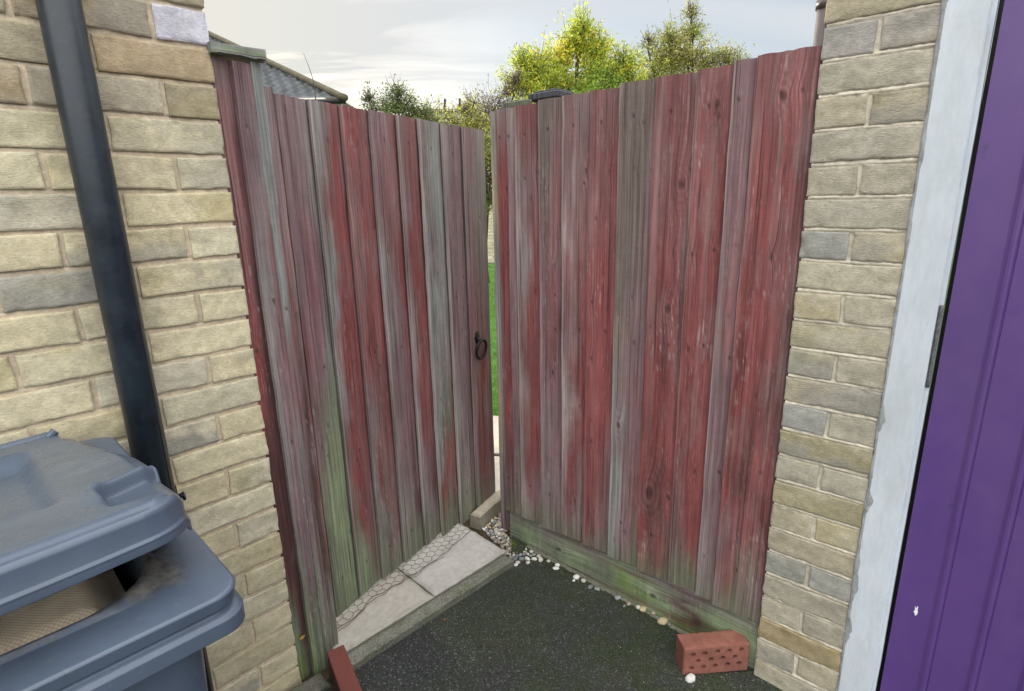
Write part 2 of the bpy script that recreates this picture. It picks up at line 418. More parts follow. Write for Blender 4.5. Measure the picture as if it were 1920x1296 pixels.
# ------------------------------------------------------------------ brick walls
def brick_wall(mb, fr, t0, t1, ztop, zbot, zref, bond, side, pal, mortar, n_off=0.0, res=.007, seed=1, special={}, mrec=.005, depth=.2, lump=.6, eff=.11, mres=.0028):
    """stretcher bond between t0 and t1; courses every 75 mm with brick undersides at zref-.075*i;
    side=-1 bricks run leftwards from t1, side=+1 rightwards from t0; bond(i) gives the first brick's length"""
    L, H, J = .215, .065, .010
    i0 = -int(math.ceil((ztop - zref) / .075)); i1 = int(math.ceil((zref - zbot) / .075))
    rs = np.random.RandomState(seed)
    for i in range(i0, i1 + 1):
        zb = zref - .075 * i; first = bond(i); t = 0.0; k = 0
        span = t1 - t0
        while t < span - .004:
            ln = first if k == 0 else L
            a, b_ = t, min(t + ln, span)
            if side < 0: ta, tb = t1 - b_, t1 - a
            else: ta, tb = t0 + a, t0 + b_
            za, zc = zb, zb + H
            # brick face as a grid
            nu = max(4, int((tb - ta) / res)); nv = max(6, int(H / res))
            us = np.concatenate([[0, .0022, .0055], np.linspace(.0055, (tb - ta) - .0055, nu)[1:-1], [(tb - ta) - .0055, (tb - ta) - .0022, tb - ta]])
            vs = np.concatenate([[0, .0022, .0055], np.linspace(.0055, H - .0055, nv)[1:-1], [H - .0055, H - .0022, H]])
            U, V = np.meshgrid(us, vs, indexing='ij')
            sd_ = rs.rand() * 100
            ed = np.minimum(np.minimum(U, (tb - ta) - U), np.minimum(V, H - V))
            edn = ed + .0022 * fbm(U * 90 + sd_, V * 90, sd_)
            n = n_off - .0028 * (1 - sstep(-.0012, .0026, edn)) ** 1.5
            n = n + .0013 * fbm(U * 30, V * 45 + sd_, 3) + .0010 * fbm(U * 150, V * 190 + sd_, 7, 2) + rs.uniform(-.0015, .0015)
            chip = sstep(.27, .36, fbm(U * 34 + sd_ * 3, V * 34, 9)) * sstep(.013, .004, ed + .004 * vnoise(U * 120, V * 120, sd_))
            n = n - .0024 * chip
            crz = np.exp(-((V - H * rs.uniform(.2, .8) - .006 * fbm(U * 20 + sd_, 1, 2)) / .0009) ** 2) * sstep(0, .2, fbm(U * 14 + sd_, 3, 4)); n = n - .0016 * crz
            wob = .0016 * vnoise(V * 40 + sd_, 0) ; wob2 = .0014 * vnoise(U * 25 + sd_, 5)
            dz = rs.uniform(-.0012, .0012) + (U - (tb - ta) / 2) * rs.uniform(-.006, .006)
            P = fr(ta + U + wob * (np.abs(U / (tb - ta) - .5) * 2), n, za + V + wob2 * (np.abs(V / H - .5) * 2) + dz)
            base = np.array(special.get((i, k), pal(i, k, rs)))
            C = np.ones(U.shape + (3,)) * base
            f1 = fbm(U * 9 + sd_, V * 22, 1); f2 = fbm(U * 28, V * 60 + sd_, 2)
            C = C * (1 + .20 * f1[..., None] + .22 * f2[..., None])
            tint = sstep(.05, .45, fbm(U * 11 + sd_ * 2, V * 14, 4))[..., None]
            C = C * (1 - tint * .13 * np.array([.6, .75, 1.5]) * (1 if rs.rand() < .6 else -.3))
            st = rs.rand()
            if st < eff:       # grey-blue efflorescence or soot at one end or along the lower edge
                msk = sstep(.1, .55, (U / (tb - ta) if rs.rand() < .5 else 1 - V / H) + .7 * fbm(U * 20, V * 28 + sd_, 6) - .15)[..., None] * rs.uniform(.3, .8)
                C = C * (1 - msk) + np.array([.27, .27, .25]) * msk
            if (i, k) in special and base[0] < .13: pass
            dust = sstep(.0, .5, f2)[..., None] * (V / H > .75)[..., None] * .25
            C = C * (1 - dust) + np.array([.45, .42, .36]) * dust
            mb.grid(P, np.clip(C, .03, .8), 0, P, True, flip=True)
            # returns into the joint
            for e in (0, 1):
                Pe = P[0 if e == 0 else -1]; q = np.stack([Pe, Pe - fr.n * (.012 if not ((side < 0 and e == 1 and k == 0) or (side > 0 and e == 0 and k == 0)) else .10)], 0)
                mb.grid(q, np.clip(np.stack([C[0 if e == 0 else -1]] * 2), .03, .8), 0, q, False)
                Pe = P[:, 0 if e == 0 else -1]; q = np.stack([Pe, Pe - fr.n * .012], 0)
                mb.grid(q, np.clip(np.stack([C[:, 0 if e == 0 else -1]] * 2), .03, .8), 0, q, False)
            t += ln + J; k += 1
    # mortar bed, one relief sheet
    nu, nv = int((t1 - t0) / .008) + 2, int((ztop - zbot) / mres) + 2
    inset = .004
    U, V = np.meshgrid(np.linspace(t0 + (0 if side < 0 else inset), t1 - (inset if side < 0 else 0), nu), np.linspace(zbot, ztop, nv), indexing='ij')
    ph = ((V - zref) / .075) % 1.0          # 0 at brick underside, .867 at its top
    jm = sstep(.85, .90, ph)
    n = n_off - .0062 + jm * (.0062 - mrec + lump * (.0030 * fbm(U * 60, V * 90, seed) + .0022 * fbm(U * 220, V * 220, seed + 1, 2)))
    n = n - .0035 * sstep(.955, 1.0, ph) 
    C = np.ones(U.shape + (3,)) * np.array(mortar) * (1 + .3 * fbm(U * 14, V * 20, 5 + seed)[..., None])
    P = fr(U, n, V)
    mb.grid(P, np.clip(C, .02, .8), 1, P, True, flip=True)

def palL(i, k, rs):
    c = np.array([[.54, .485, .33], [.52, .475, .335], [.50, .455, .32], [.54, .505, .375], [.50, .465, .36], [.58, .525, .37]][rs.randint(6)])
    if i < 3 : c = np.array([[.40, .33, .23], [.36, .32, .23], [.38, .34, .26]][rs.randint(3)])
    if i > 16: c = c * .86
    return c * 1.08 * rs.uniform(.94, 1.05)
lb = MB()
bondL = lambda i: .215 if i % 2 == 1 else .1025
SL = {(0, 0): (.58, .58, .66), (1, 0): (.44, .35, .23), (7, 1): (.34, .33, .28)}
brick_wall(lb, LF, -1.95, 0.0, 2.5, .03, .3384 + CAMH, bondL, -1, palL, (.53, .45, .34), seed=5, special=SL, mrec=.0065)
LR = Frame(LF.P[:2], 44.295 - 90)   # return of the house wall, running away from the camera
LR.n = LF.d.copy(); 
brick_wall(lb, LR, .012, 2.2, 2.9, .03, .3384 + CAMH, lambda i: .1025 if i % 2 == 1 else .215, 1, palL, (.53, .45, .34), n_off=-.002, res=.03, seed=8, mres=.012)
lb.box(LF, -1.95, -.014, -.21, -.012, .0, 2.9, (.3, .25, .2), 1)
brl = lb.obj('brick_wall', [M_BRICK, M_MORTAR], label='pale yellow brick house wall behind the black downpipe and bin', cat='brick wall')

def palR(i, k, rs):
    c = np.array([[.41, .38, .295], [.42, .38, .285], [.40, .375, .30], [.41, .37, .275], [.385, .365, .295]][rs.randint(5)])
    if i > 17: c = c * .92
    return c * rs.uniform(.94, 1.08)
rb = MB()
bondR = lambda i: .1025 if i % 2 == 1 else .215
zR = .3697 + CAMH
SR = {(7, 0): (.31, .31, .29), (19, 0): (.30, .30, .27), (19, 1): (.31, .31, .285), (13, 0): (.32, .32, .30), (0, 0): (.38, .34, .25), (1, 0): (.34, .33, .31), (1, 1): (.35, .33, .30),
      (14, 0): (.33, .30, .20), (22, 0): (.34, .28, .17), (16, 0): (.34, .31, .21)}
brick_wall(rb, RF, 0.0, .2155, 2.6, -.06, zR, bondR, 1, palR, (.56, .52, .43), seed=11, special=SR, mrec=.0022, lump=1.3, eff=.10)
RR = Frame(RF.P[:2], 131.074 + 90); RR.d = -RF.n; RR.n = -RF.d
brick_wall(rb, RR, .012, 2.4, 2.6, -.06, zR, lambda i: .215 if i % 2 == 1 else .1025, 1, palR, (.36, .335, .275), n_off=-.002, res=.03, seed=12, mres=.012)
brick_wall(rb, RF, .2155, 2.9, 2.6, 2.2, zR, lambda i: .215 if i % 2 else .1025, 1, palR, (.36, .335, .275), n_off=.0, res=.02, seed=13, mres=.012)
rb.box(RF, .014, .2145, -.21, -.012, -.1, 2.6, (.3, .28, .23), 1)
rb.obj('brick_pier', [M_BRICK, M_MORTAR], label='narrow buff brick pier between the red fence and the white door frame', cat='brick pier')

# ------------------------------------------------------------------ weathered boards
PAL = {'R': (.178, .047, .048), 'r': (.176, .078, .081), 'P': (.165, .110, .122), 'G': (.185, .170, .168), 'B': (.200, .222, .220), 'N': (.125, .142, .105),
       'A': (.195, .250, .150), 'D': (.068, .032, .031), 'L': (.31, .28, .28), 'K': (.108, .102, .092), 'T': (.33, .27, .19), 'Y': (.13, .19, .06)}
def ctrl_col(ctrl, u, v):
    """ctrl: rows of 3 letters, top to bottom; u,v in 0..1 arrays"""
    A = np.array([[PAL[ch] for ch in row] for row in ctrl])         # rows,3,3
    R = A.shape[0]
    y = np.clip(v, 0, 1) * (R - 1); x = np.clip(u, 0, 1) * 2
    yi = np.clip(np.floor(y).astype(int), 0, R - 2); xi = np.clip(np.floor(x).astype(int), 0, 1)
    fy = (y - yi); fx = (x - xi); fx = fx * fx * (3 - 2 * fx)
    g = lambda a, b: A[a, b]
    return (g(yi, xi) * ((1 - fy) * (1 - fx))[..., None] + g(yi + 1, xi) * (fy * (1 - fx))[..., None]
            + g(yi, xi + 1) * ((1 - fy) * fx)[..., None] + g(yi + 1, xi + 1) * (fy * fx)[..., None])
def board(fr, t0, t1, z0, z1, nl, nr, ctrl, knots=(), nails=(), thick=.012, seed=0, bow=0.0, horiz=False, zl=None, jag=.0015, res=(.003, .010), back=None, algae=0.0, lap_shade=None, arris=0.0, blend=None):
    """one plank; front face n goes from nl at t0 to nr at t1.  horiz: grain runs along t."""
    mb = MB(); W = t1 - t0; H = z1 - z0
    nu = max(6, int(W / (res[1] if horiz else res[0]))) ; nv = max(8, int(H / (res[0] if horiz else res[1])))
    us = np.linspace(0, 1, nu); vs = np.linspace(0, 1, nv)
    U, V = np.meshgrid(us, vs, indexing='ij')
    T = t0 + U * W; Z = z0 + V * H
    s = seed * 7.31 + .5
    edge = jag * vnoise(Z * 14 + s, s) * (1 - U) + jag * vnoise(Z * 11 + s, s + 4) * U
    T2 = T + (0 if horiz else edge)
    endj = .0018 * vnoise(T * 80, s) * (V if not horiz else 0) - .0022 * vnoise(T * 90, s + 2) * (1 - V)
    Z2 = Z + endj + (jag * 2 * vnoise(T * 9 + s, s) * (V) if horiz else 0)
    n = nl + (nr - nl) * U + bow * (4 * U * (1 - U)) * .5 + .0022 * vnoise(Z * 2.1 + s, U * 1.5, s)
    # grain coordinates, bent round the knots
    if horiz: gx, gz_ = Z.copy(), T.copy()
    else: gx, gz_ = T.copy(), Z.copy()
    gx0 = gx + .0018 * fbm(gz_ * 1.1 + s, gx * 6, s, 3); gx = gx0.copy()
    hump = np.zeros_like(T); dark = np.zeros_like(T); ring = np.zeros_like(T)
    rk = np.random.RandomState(int(seed) + 500); knots = list(knots)
    if not horiz and W > .05:
        for _ in range(rk.randint(3, 6)): knots.append((t0 + W * rk.uniform(.15, .85), z0 + H * rk.uniform(.04, .95), rk.uniform(.0035, .0075), rk.uniform(.5, 1)))
    for kn in knots:
        kt, kz, r = kn[:3]; amp = kn[3] if len(kn) > 3 else 1.0
        dx, dz = (T - kt), (Z - kz)
        if horiz: dx, dz = dz, dx
        d2 = (dx / (r * 1.9)) ** 2 + (dz / (r * 4.6)) ** 2
        gx = gx + amp * r * 1.1 * np.exp(-d2)
        rr = np.sqrt((dx / (r * .60)) ** 2 + (dz / (r * .80)) ** 2)
        dark = np.maximum(dark, np.exp(-rr ** 3) * min(1, amp * 1.1)); n = n - .0012 * np.exp(-rr ** 2)
        r2 = np.sqrt((dx / r) ** 2 + (dz / (r * 1.9)) ** 2 + .02); ring = ring + 1.5 * np.sin(r2 * 8.5 + vnoise(T * 60, Z * 30, s)) * np.exp(-r2 / 1.5) * min(1, amp)
    # stain
    uu = U + .55 * fbm(T * 9 + s, Z * 4.2, s, 5) + .10 * vnoise(T * 70, Z * 5, s)
    vv = (1 - V) + .20 * fbm(T * 34 + s, Z * 2.6, s + 3, 5)
    if horiz: uu = (1 - V) + .2 * fbm(T * 3, Z * 20 + s, s); vv = U + .10 * fbm(T * 4, Z * 25 + s, s)
    C = ctrl_col(ctrl, uu, vv)
    a1 = fbm(gx0 * 70 + s, gz_ * 1.2, s + 1, 4); a2 = fbm(gx0 * 24, gz_ * 2.2 + s, s + 2, 4)
    b1 = fbm(T * 42 + s, Z * 11, s + 11, 4); b2 = vnoise(T * 330 + Z * 40, Z * 60 + T * 50 + s, s); b3 = fbm(T * 120, Z * 40 + s, s + 12, 3)
    C = C * (1 + .20 * a1 + .20 * a2 + .26 * b1 + .05 * b2 + .16 * b3)[..., None]
    grey_ = (sstep(.08, .40, fbm(T * 30 + s, Z * 6.5, s + 14, 5)) * .30)[..., None]
    C = C * (1 - grey_) + np.array([.165, .150, .146]) * grey_
    scr = (sstep(.52, .62, vnoise(T * 420 + s, Z * 42, s + 15)) * sstep(.05, .4, fbm(T * 14, Z * 5, s + 16)) * .5)[..., None]
    C = C * (1 - scr) + np.array([.36, .31, .30]) * scr
    # stain worn through to grey wood in streaks, and left dark in others
    wear = (sstep(.10, .42, fbm(gx0 * 38 + s * 2, gz_ * 1.3, s + 5, 4)) * .27)[..., None]
    C = C * (1 - wear) + np.array([.205, .185, .182]) * wear
    keep = (sstep(.18, .46, fbm(gx0 * 34 + s * 3, gz_ * 2.4, s + 8, 4)) * .42)[..., None]
    C = C * (1 - keep) + np.array([.095, .030, .033]) * keep
    if blend is not None:
        C = C * (1 - blend[3]) + np.array(blend[:3]) * blend[3] * (1 + .5 * a1 + .4 * b1)[..., None]
    if arris > 0:
        ar = (sstep(.008, .0025, (T - t0) + .003 * vnoise(Z * 9 + s, 1, s)) * np.clip(arris * (.75 + .8 * vnoise(Z * 2.6 + s, 3, s)), 0, 1))[..., None]
        C = C * (1 - ar) + np.array([.34, .295, .29]) * ar
    if lap_shade is not None:
        dk_ = (sstep(.0055, .001, np.abs(T - lap_shade) + .001 * vnoise(Z * 30, s)) * .72)[..., None]  # dark line painted at the lap or brick edge in place of its shadow
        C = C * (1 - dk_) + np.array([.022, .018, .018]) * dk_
    if algae > 0:
        al = (sstep(.20, .0, (Z - z0) / algae * .2 + .14 * fbm(T * 14, Z * 5, s + 9)) * .52)[..., None]
        C = C * (1 - al) + np.array([.110, .132, .082]) * al
    C = C * (1 - dark[..., None] * .93) + np.array([.030, .017, .015]) * dark[..., None] * .93
    C = C * (1 + .30 * np.clip(ring, -1, 1)[..., None])
    for (kt, kz) in nails:
        rr = ((T - kt) / .0035) ** 2 + ((Z - kz) / .005) ** 2
        C = C * (1 - .85 * np.exp(-rr))[..., None]
        tail = np.exp(-((T - kt) / .004) ** 2) * np.clip((kz - Z) / .10, 0, 1) * np.exp(-np.clip(kz - Z, 0, 9) / .09) * .5
        C = C * (1 - tail[..., None])
    C = np.clip(C * 1.13, .008, .6)
    P = fr(T2, n, Z2)
    G = np.stack([gx, gz_, np.full_like(gx, s)], -1)
    mb.grid(P, C, 0, G, True, flip=True)
    bn = back if back is not None else None
    D = fr.n * thick
    for sl_, fl in ((np.s_[0, :], 1), (np.s_[-1, :], 0), (np.s_[:, 0], 0), (np.s_[:, -1], 1)):
        Pe = P[sl_]
        Pb = Pe - D if bn is None else Pe - fr.n * ((np.stack([n[sl_]], 0)[0] - bn)[:, None])
        q = np.stack([Pe, Pb], 0)
        ce = C[sl_] * .9 + np.array([.06, .06, .06]) * .3
        g2 = np.stack([G[sl_], G[sl_] + np.array([thick, 0, 0])], 0)
        mb.grid(q, np.stack([ce, ce], 0), 0, g2, False, flip=bool(fl))
    # back face
    Pb = [P[0, 0] - D, P[-1, 0] - D, P[-1, -1] - D, P[0, -1] - D]
    mb.add(Pb, [(0, 1, 2, 3)], (.17, .12, .11), 0, [G[0, 0], G[-1, 0], G[-1, -1], G[0, -1]])
    return mb

# ---- right fence panel
fence = E_('timber_fence', RF(-.5, 0, .0), 'wide red stained featheredge fence panel right of the gap', 'fence panel')
FB = [(-1.005, -.958, ["GGG", "RRr", "RRr", "RRR", "RRr", "DrG", "DPG"]),
      (-.958, -.922, ["GGN", "PPG", "PPG", "PPP", "PPP", "PPP", "GNN"]),
      (-.922, -.820, ["Nrr", "LPr", "LRr", "GRr", "LRr", "LRP", "LPG"]),
      (-.820, -.726, ["KKP", "KPr", "PrP", "PrD", "GPP", "GPP", "GGP"]),
      (-.726, -.624, ["KPr", "PrP", "Lrr", "PRr", "LRr", "PRP", "GPG"]),
      (-.624, -.522, ["rrr", "rrR", "RRr", "RRR", "RRR", "RrP", "rPN"]),
      (-.522, -.408, ["KKK", "KKP", "KKP", "NPP", "BPr", "BPr", "BPN"]),
      (-.408, -.293, ["rrB", "rrB", "rRP", "RRr", "RRR", "RDR", "NRN"]),
      (-.293, -.197, ["rrr", "rRR", "RRR", "RRR", "RRR", "PRR", "NNK"]),
      (-.197, -.141, ["PPr", "PPP", "PrP", "PPr", "PPr", "GPP", "BGN"]),
      (-.141, .004, ["rrr", "rRD", "RRr", "RRD", "RDR", "PRD", "GNP"])]
KN = {7: [(-.323, 1.452, .014), (-.386, 1.425, .007, .4), (-.344, 1.097, .013), (-.396, 1.038, .008, .5), (-.374, .482, .020), (-.311, .485, .011)],
      5: [(-.597, 1.357, .008, .6), (-.556, 1.494, .006, .5), (-.60, .60, .010, .7)], 10: [(-.074, 1.647, .012, 1.0), (-.067, 1.264, .008), (-.040, .667, .007), (-.09, .332, .005, .4)],
      8: [(-.237, 1.648, .010), (-.22, 1.274, .008), (-.277, 1.26, .007), (-.271, .986, .008), (-.23, .60, .009, .7)], 4: [(-.641, 1.503, .008)], 2: [(-.829, 1.508, .008)],
      6: [(-.496, .688, .011), (-.47, 1.50, .007, .6), (-.46, .30, .010, .6)], 9: [(-.155, .626, .007), (-.165, 1.10, .005, .5)], 3: [(-.76, 1.10, .006), (-.77, .82, .008)], 0: [(-.98, .60, .006)]}
for i, (a, b_, c) in enumerate(FB):
    mid = (a + b_) / 2
    top = 1.722 + .024 * (a + 1.0) + (.006 if i == 10 else 0) + .003 * math.sin(i * 2.3)
    if i in (1,): top -= .006
    ns = [(mid - .012, top - .09), (mid + .015, .98 + .01 * (i % 3)), (mid - .01, .33)]
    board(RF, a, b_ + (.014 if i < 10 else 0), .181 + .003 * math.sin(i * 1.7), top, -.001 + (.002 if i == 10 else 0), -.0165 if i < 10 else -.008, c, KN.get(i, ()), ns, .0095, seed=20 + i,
          bow=.002, algae=.13, blend=(.185, .082, .084, .20), lap_shade=b_ - .001 if i < 10 else -.003, arris=(.1, .1, .4, .3, .35, .25, .45, .0, .2, .3, .15)[i]).obj('board', M_WOOD, fence)
g_b = board(RF, -1.0, -.002, -.02, .186, -.016, -.016, ["GNA", "NAN", "GNA", "NAK", "GNA", "AYN", "GAA", "GDY", "NAA", "NAN"], [(-.35, .09, .012), (-.75, .10, .012)], (), .022, seed=44, horiz=True, zl=None, res=(.004, .006))
g_b.obj('gravel_board', M_WOOD, fence, label='mossy green gravel board under the red fence boards')
for za in (1.50, .86, .28):
    mb = MB(); mb.box(RF, -.985, -.01, -.075, -.0265, za, za + .075, (.16, .11, .10)); mb.obj('rail', M_WOOD, fence)
board(RF, -1.034, -1.006, .085, 1.716, -.002, -.002, ["GLG", "TTT", "GGG", "GLG", "TTG", "PGP", "DPD"], (), [(-1.02, 1.66)], .075, seed=61, res=(.003, .012)).obj('end_batten', M_WOOD, fence)
mb = MB(); mb.box(RF, -.995, -.885, -.055, -.026, 1.722, 1.742, PAL['N'], 0, .003)
mb.obj('capping', M_WOOD, fence)
post = E_('fence_post', RF(-.845, -.125, .0), 'square fence post with dark cap behind the top of the red fence', 'fence post')
mb = MB(); mb.box(RF, -.895, -.795, -.178, -.078, -.05, 1.742, (.11, .10, .09), 0, .004); mb.obj('shaft', M_WOOD, post)
mb = MB(); mb.box(RF, -.917, -.793, -.19, -.066, 1.742, 1.765, (.055, .06, .075), 0, .004); mb.box(RF, -.905, -.805, -.18, -.078, 1.765, 1.772, (.05, .055, .07), 0, .003); mb.obj('cap', M_WOOD, post)

# ---- narrow panel left of the gate
strip = E_('timber_fence', LF(.06, 0, .0), 'narrow panel of red and grey boards between the brick wall and the gate', 'fence panel')
board(LF, -.005, .040, .03, 1.74, -.0058, -.010, ["PPr", "rrD", "DrD", "RRD", "DDD", "DDD", "NND", "NYN"], [(.012, 1.063, .008)], (), .016, seed=71, res=(.003, .008)).obj('board', M_WOOD, strip)
board(LF, .036, .082, .022, 1.735, .014, .006, ["PPP", "PPB", "GGr", "GPr", "GPr", "GPG", "PPP", "NNN", "YAN"], [(.062, 1.186, .007), (.06, .80, .005), (.052, 1.60, .006, .7)], (), .016, seed=72, res=(.0025, .008)).obj('board', M_WOOD, strip)
board(LF, .079, .110, .026, 1.738, .010, -.004, ["GBB", "BBB", "BBP", "rPr", "PrP", "GGP", "PPN", "NNN", "NAN"], [(.094, 1.16, .006)], (), .016, seed=73, res=(.0025, .008)).obj('board', M_WOOD, strip)
mb = board(LF, -.006, .1140, 1.745, 1.766, .020, .020, ["GBA", "BAL", "BNB", "LAG"], (), (), .10, seed=75, horiz=True, res=(.003, .008))
mb.obj('capping', M_WOOD, strip, label='mossy grey coping board on top')
hp = E_('gate_post', LF(.125, -.03, .0), 'dark reddish hinge post squeezed between the narrow panel and the gate', 'gate post')
board(LF, .112, .134, .03, 1.692, -.012, -.012, ["PPP", "rPr", "rrD", "rDr", "DDr", "DDr", "DKN", "NNK"], [], (), .09, seed=76, res=(.003, .01)).obj('shaft', M_WOOD, hp)

# ---- the gate
gate = E_('gate', GF(.45, 0, .08), 'tall red and grey boarded garden gate standing ajar', 'gate')
GT = [-.004, .100, .207, .317, .432, .532, .651, .768, .912]
GC = [["PPG", "PPG", "PrP", "rPB", "PNA", "PAA", "NAA", "NAN"], ["BRr", "BRR", "BRR", "BRR", "rRR", "NRP", "ANN"], ["rRP", "rRr", "rRR", "PRR", "PRr", "GRP", "NNN"],
      ["PPr", "PrR", "BPR", "PPR", "BrP", "GPD", "NNN"], ["Prr", "PRr", "PRR", "LRr", "BRr", "GPD", "NGN"], ["GBG", "GBG", "BBP", "BGG", "BNr", "GRr", "NND"],
      ["GPP", "PPP", "PPP", "PPP", "GPP", "GPG", "NNG"], ["PGG", "PGG", "PPP", "rPP", "PRP", "PRP", "NPG"]]
GK = {0: [(.028, 1.083, .005, .5), (.05, .75, .010, .4)], 1: [(.155, 1.118, .006)], 2: [(.24, 1.397, .006), (.233, .953, .007), (.265, .936, .005)], 3: [(.353, 1.265, .006), (.37, .55, .006)], 6: [(.689, 1.062, .005)], 7: [(.80, .955, .006), (.86, 1.35, .006)]}
for i in range(8):
    a, b_ = GT[i], GT[i + 1]; mid = (a + b_) / 2
    top = 1.700 - .018 * mid + .002 * math.sin(i * 3.1)
    bot = (.080, .100, .098, .100, .104, .094, .080, .079)[i]
    ns = [(mid, top - .09 + .01 * math.sin(i * 5)), (mid + .012, .94 + .02 * math.sin(i * 4)), (mid - .01, .21)]
    if i == 0: ns = [(.026, 1.664)] + ns[1:]
    board(GF, a, b_ + (.013 if i < 7 else 0), bot, top, .019, .0030 if i < 7 else .008, GC[i], GK.get(i, ()), ns, .010, seed=90 + i, bow=.002, algae=.20, blend=(.185, .110, .118, .10), lap_shade=b_ - .001 if i < 7 else None, arris=(.0, .75, .45, .8, .65, .85, .8, .55)[i]).obj('board', M_WOOD, gate)
for za in (.22, .86, 1.50):
    mb = MB(); mb.box(GF, .01, .90, -.045, -.0075, za, za + .09, (.16, .11, .10), 0, .003); mb.obj('ledge_rail', M_WOOD, gate)
mb = MB()
rp = GF(.806, 0, .862)
el = [GF(.806 + .024 * cos(a * pi / 12) * (1 + .10 * cos(a * pi / 2)), 0, .872 + .032 * sin(a * pi / 12) * (1 + .10 * cos(a * pi / 2))) for a in range(24)]
nb = .019
lay = [[p + GF.n * (.009 + 0) for p in el], [p + GF.n * .014 for p in el], [(p - GF(.806, 0, .872)) * .82 + GF(.806, 0, .872) + GF.n * .018 for p in el], [(p - GF(.806, 0, .872)) * .45 + GF(.806, 0, .872) + GF.n * .022 for p in el]]
V = [q for l in lay for q in l]; F = [(i * 24 + k, i * 24 + (k + 1) % 24, (i + 1) * 24 + (k + 1) % 24, (i + 1) * 24 + k) for i in range(3) for k in range(24)] + [tuple(72 + k for k in range(24))]
mb.add(V, F, (1, 1, 1), 0, None, True)
mb.tube([GF(.806, .018, .866), GF(.806, .030, .864), GF(.806, .036, .860)], [.012, .011, .007], 12)
rh = mb.obj('latch_plate', M_BLACK, gate, fix=True)
mb = MB(); pts = []
for k in range(36):
    an = 2 * pi * k / 36; pts.append(GF(.816 + .032 * sin(an), .031 + .006 * cos(an), .822 + .040 * cos(an)))
mb.tube(pts, .0062, 8, closed=True); mb.obj('ring_handle', M_BLACK, rh)

# ------------------------------------------------------------------ downpipe
def cylv(mb, fr, t, n, z0, z1, r, seg=36, mat=0, steps=1):
    mb.tube([fr(t, n, z0 + (z1 - z0) * k / steps) for k in range(steps + 1)], r, seg, mat=mat)
dp = E_('downpipe', LF(-.267, .05, .03), 'thick black plastic downpipe on the yellow brick wall behind the bin', 'downpipe')
mb = MB(); cylv(mb, LF, -.267, .05, .03, 2.9, .034)
ca_ = radians(50); mb.tube([LF(-.267 + .0340 * cos(ca_), .05 + .0340 * sin(ca_), z) for z in (.03, 2.9)], .0007, 5); mb.obj('pipe', M_PIPE, dp)
for zc in (2.3, .775):
    mb = MB()
    cylv(mb, LF, -.267, .05, zc - .014, zc + .014, .0375)
    mb.box(LF, -.31, -.222, -.002, .012, zc - .012, zc + .012)
    mb.tube([LF(-.226, .046, zc), LF(-.216, .044, zc)], .006, 10)
    if zc > 2: mb.obj('bracket', M_PIPE, dp)
mb.tube([LF(-.2195 + .0, .052 + .008 * cos(a * pi / 8), .775 + .008 * sin(a * pi / 8)) for a in range(16)], .0028, 6, closed=True)
mb.obj('bracket', M_PIPE, dp)
dp2 = E_('downpipe', RR(.05, .03, 0.), 'brown plastic downpipe behind the right end of the fence', 'downpipe')
mb = MB(); cylv(mb, RR, .105, .025, 0.05, 2.6, .021); mb.obj('pipe', M_BROWNPIPE, dp2)
mb = MB(); cylv(mb, RR, .105, .025, 1.845, 1.865, .024); mb.box(RR, .08, .13, -.002, .005, 1.848, 1.862); mb.obj('bracket', M_BROWNPIPE, dp2)

# ------------------------------------------------------------------ garage door and frame
gd = E_('door_frame', RF(.25, 0, 0), 'white painted timber frame beside the purple garage door', 'door frame')
mb = MB()
zs = np.linspace(-.02, 2.15, 120)
prof = [(.2185, -.05), (.2185, .002), (.2205, .0045), (.289, .0045), (.2915, .0015), (.2915, -.014), (.300, -.014), (.300, -.05)]
P = np.array([[RF(t + .0006 * vnoise(z * 9, t * 50), n + .0008 * vnoise(z * 14, t * 90), z) for t, n in prof] for z in zs])
mb.grid(P, (1, 1, 1), 0, None, False)
mb.box(RF, .2185, 2.6, -.05, .0045, 2.15, 2.22)
mb.obj('jamb', M_WHITE, gd)
mb = MB()
zs = np.linspace(-.02, 2.6, 420); us = np.linspace(0, 1, 9)
U, Z = np.meshgrid(us, zs, indexing='ij')
wd = .0055 + .0035 * fbm(Z * 7, 1, 2) + .0025 * vnoise(Z * 45, 3)
nn = .0022 + .0016 * fbm(Z * 30, U * 3, 4) - .006 * (2 * U - 1) ** 4 + .0028 * sstep(.15, .5, fbm(Z * 12, 5, 5))
mb.grid(RF(.2175 + (U - .45) * 2 * wd, nn + .001, Z), (1, 1, 1), 0, None, True)
mb.obj('mastic_bead', M_MASTIC, gd)
mb = MB()
for (ta, tb, za, zc) in [(.2215, .2275, .86, .93), (.2215, .228, .64, .70), (.2215, .2265, .38, .47), (.2215, .227, .245, .33)]:
    n_ = 24; z_ = np.linspace(za, zc, n_); wv_ = (tb - ta) * np.abs(np.sin(np.linspace(0, pi, n_))) * (1 + .6 * vnoise(z_ * 90, 2))
    mb.grid(RF(np.stack([np.full(n_, ta - .002), ta + wv_]), .0053, np.stack([z_, z_])), (1, 1, 1))
mb.obj('bare_patch', M_MASTIC, gd, label='grey patch where the white paint has flaked off')
mb = MB()
cylv(mb, RF, .2965, -.010, .985, 1.175, 0.0038, 10, steps=20); mb.obj('brush_seal', M_RUBBER, gd)
door = E_('garage_door', RF(.8, -.05, 0), 'purple painted metal garage door with vertical ribs', 'garage door')
mb = MB()
xs = []; ys = []
t = .309; pr = [(t, -.055), (t, -.028)]
ribs = [.392 + .088 * k for k in range(25)]
for r_ in ribs:
    pr += [(r_ - .010, -.028), (r_ - .006, -.0262), (r_ - .002, -.0232), (r_ + .003, -.0222), (r_ + .0065, -.0240), (r_ + .0085, -.0290), (r_ + .0100, -.0300), (r_ + .0115, -.0282)]
pr += [(2.62, -.028), (2.62, -.055)]
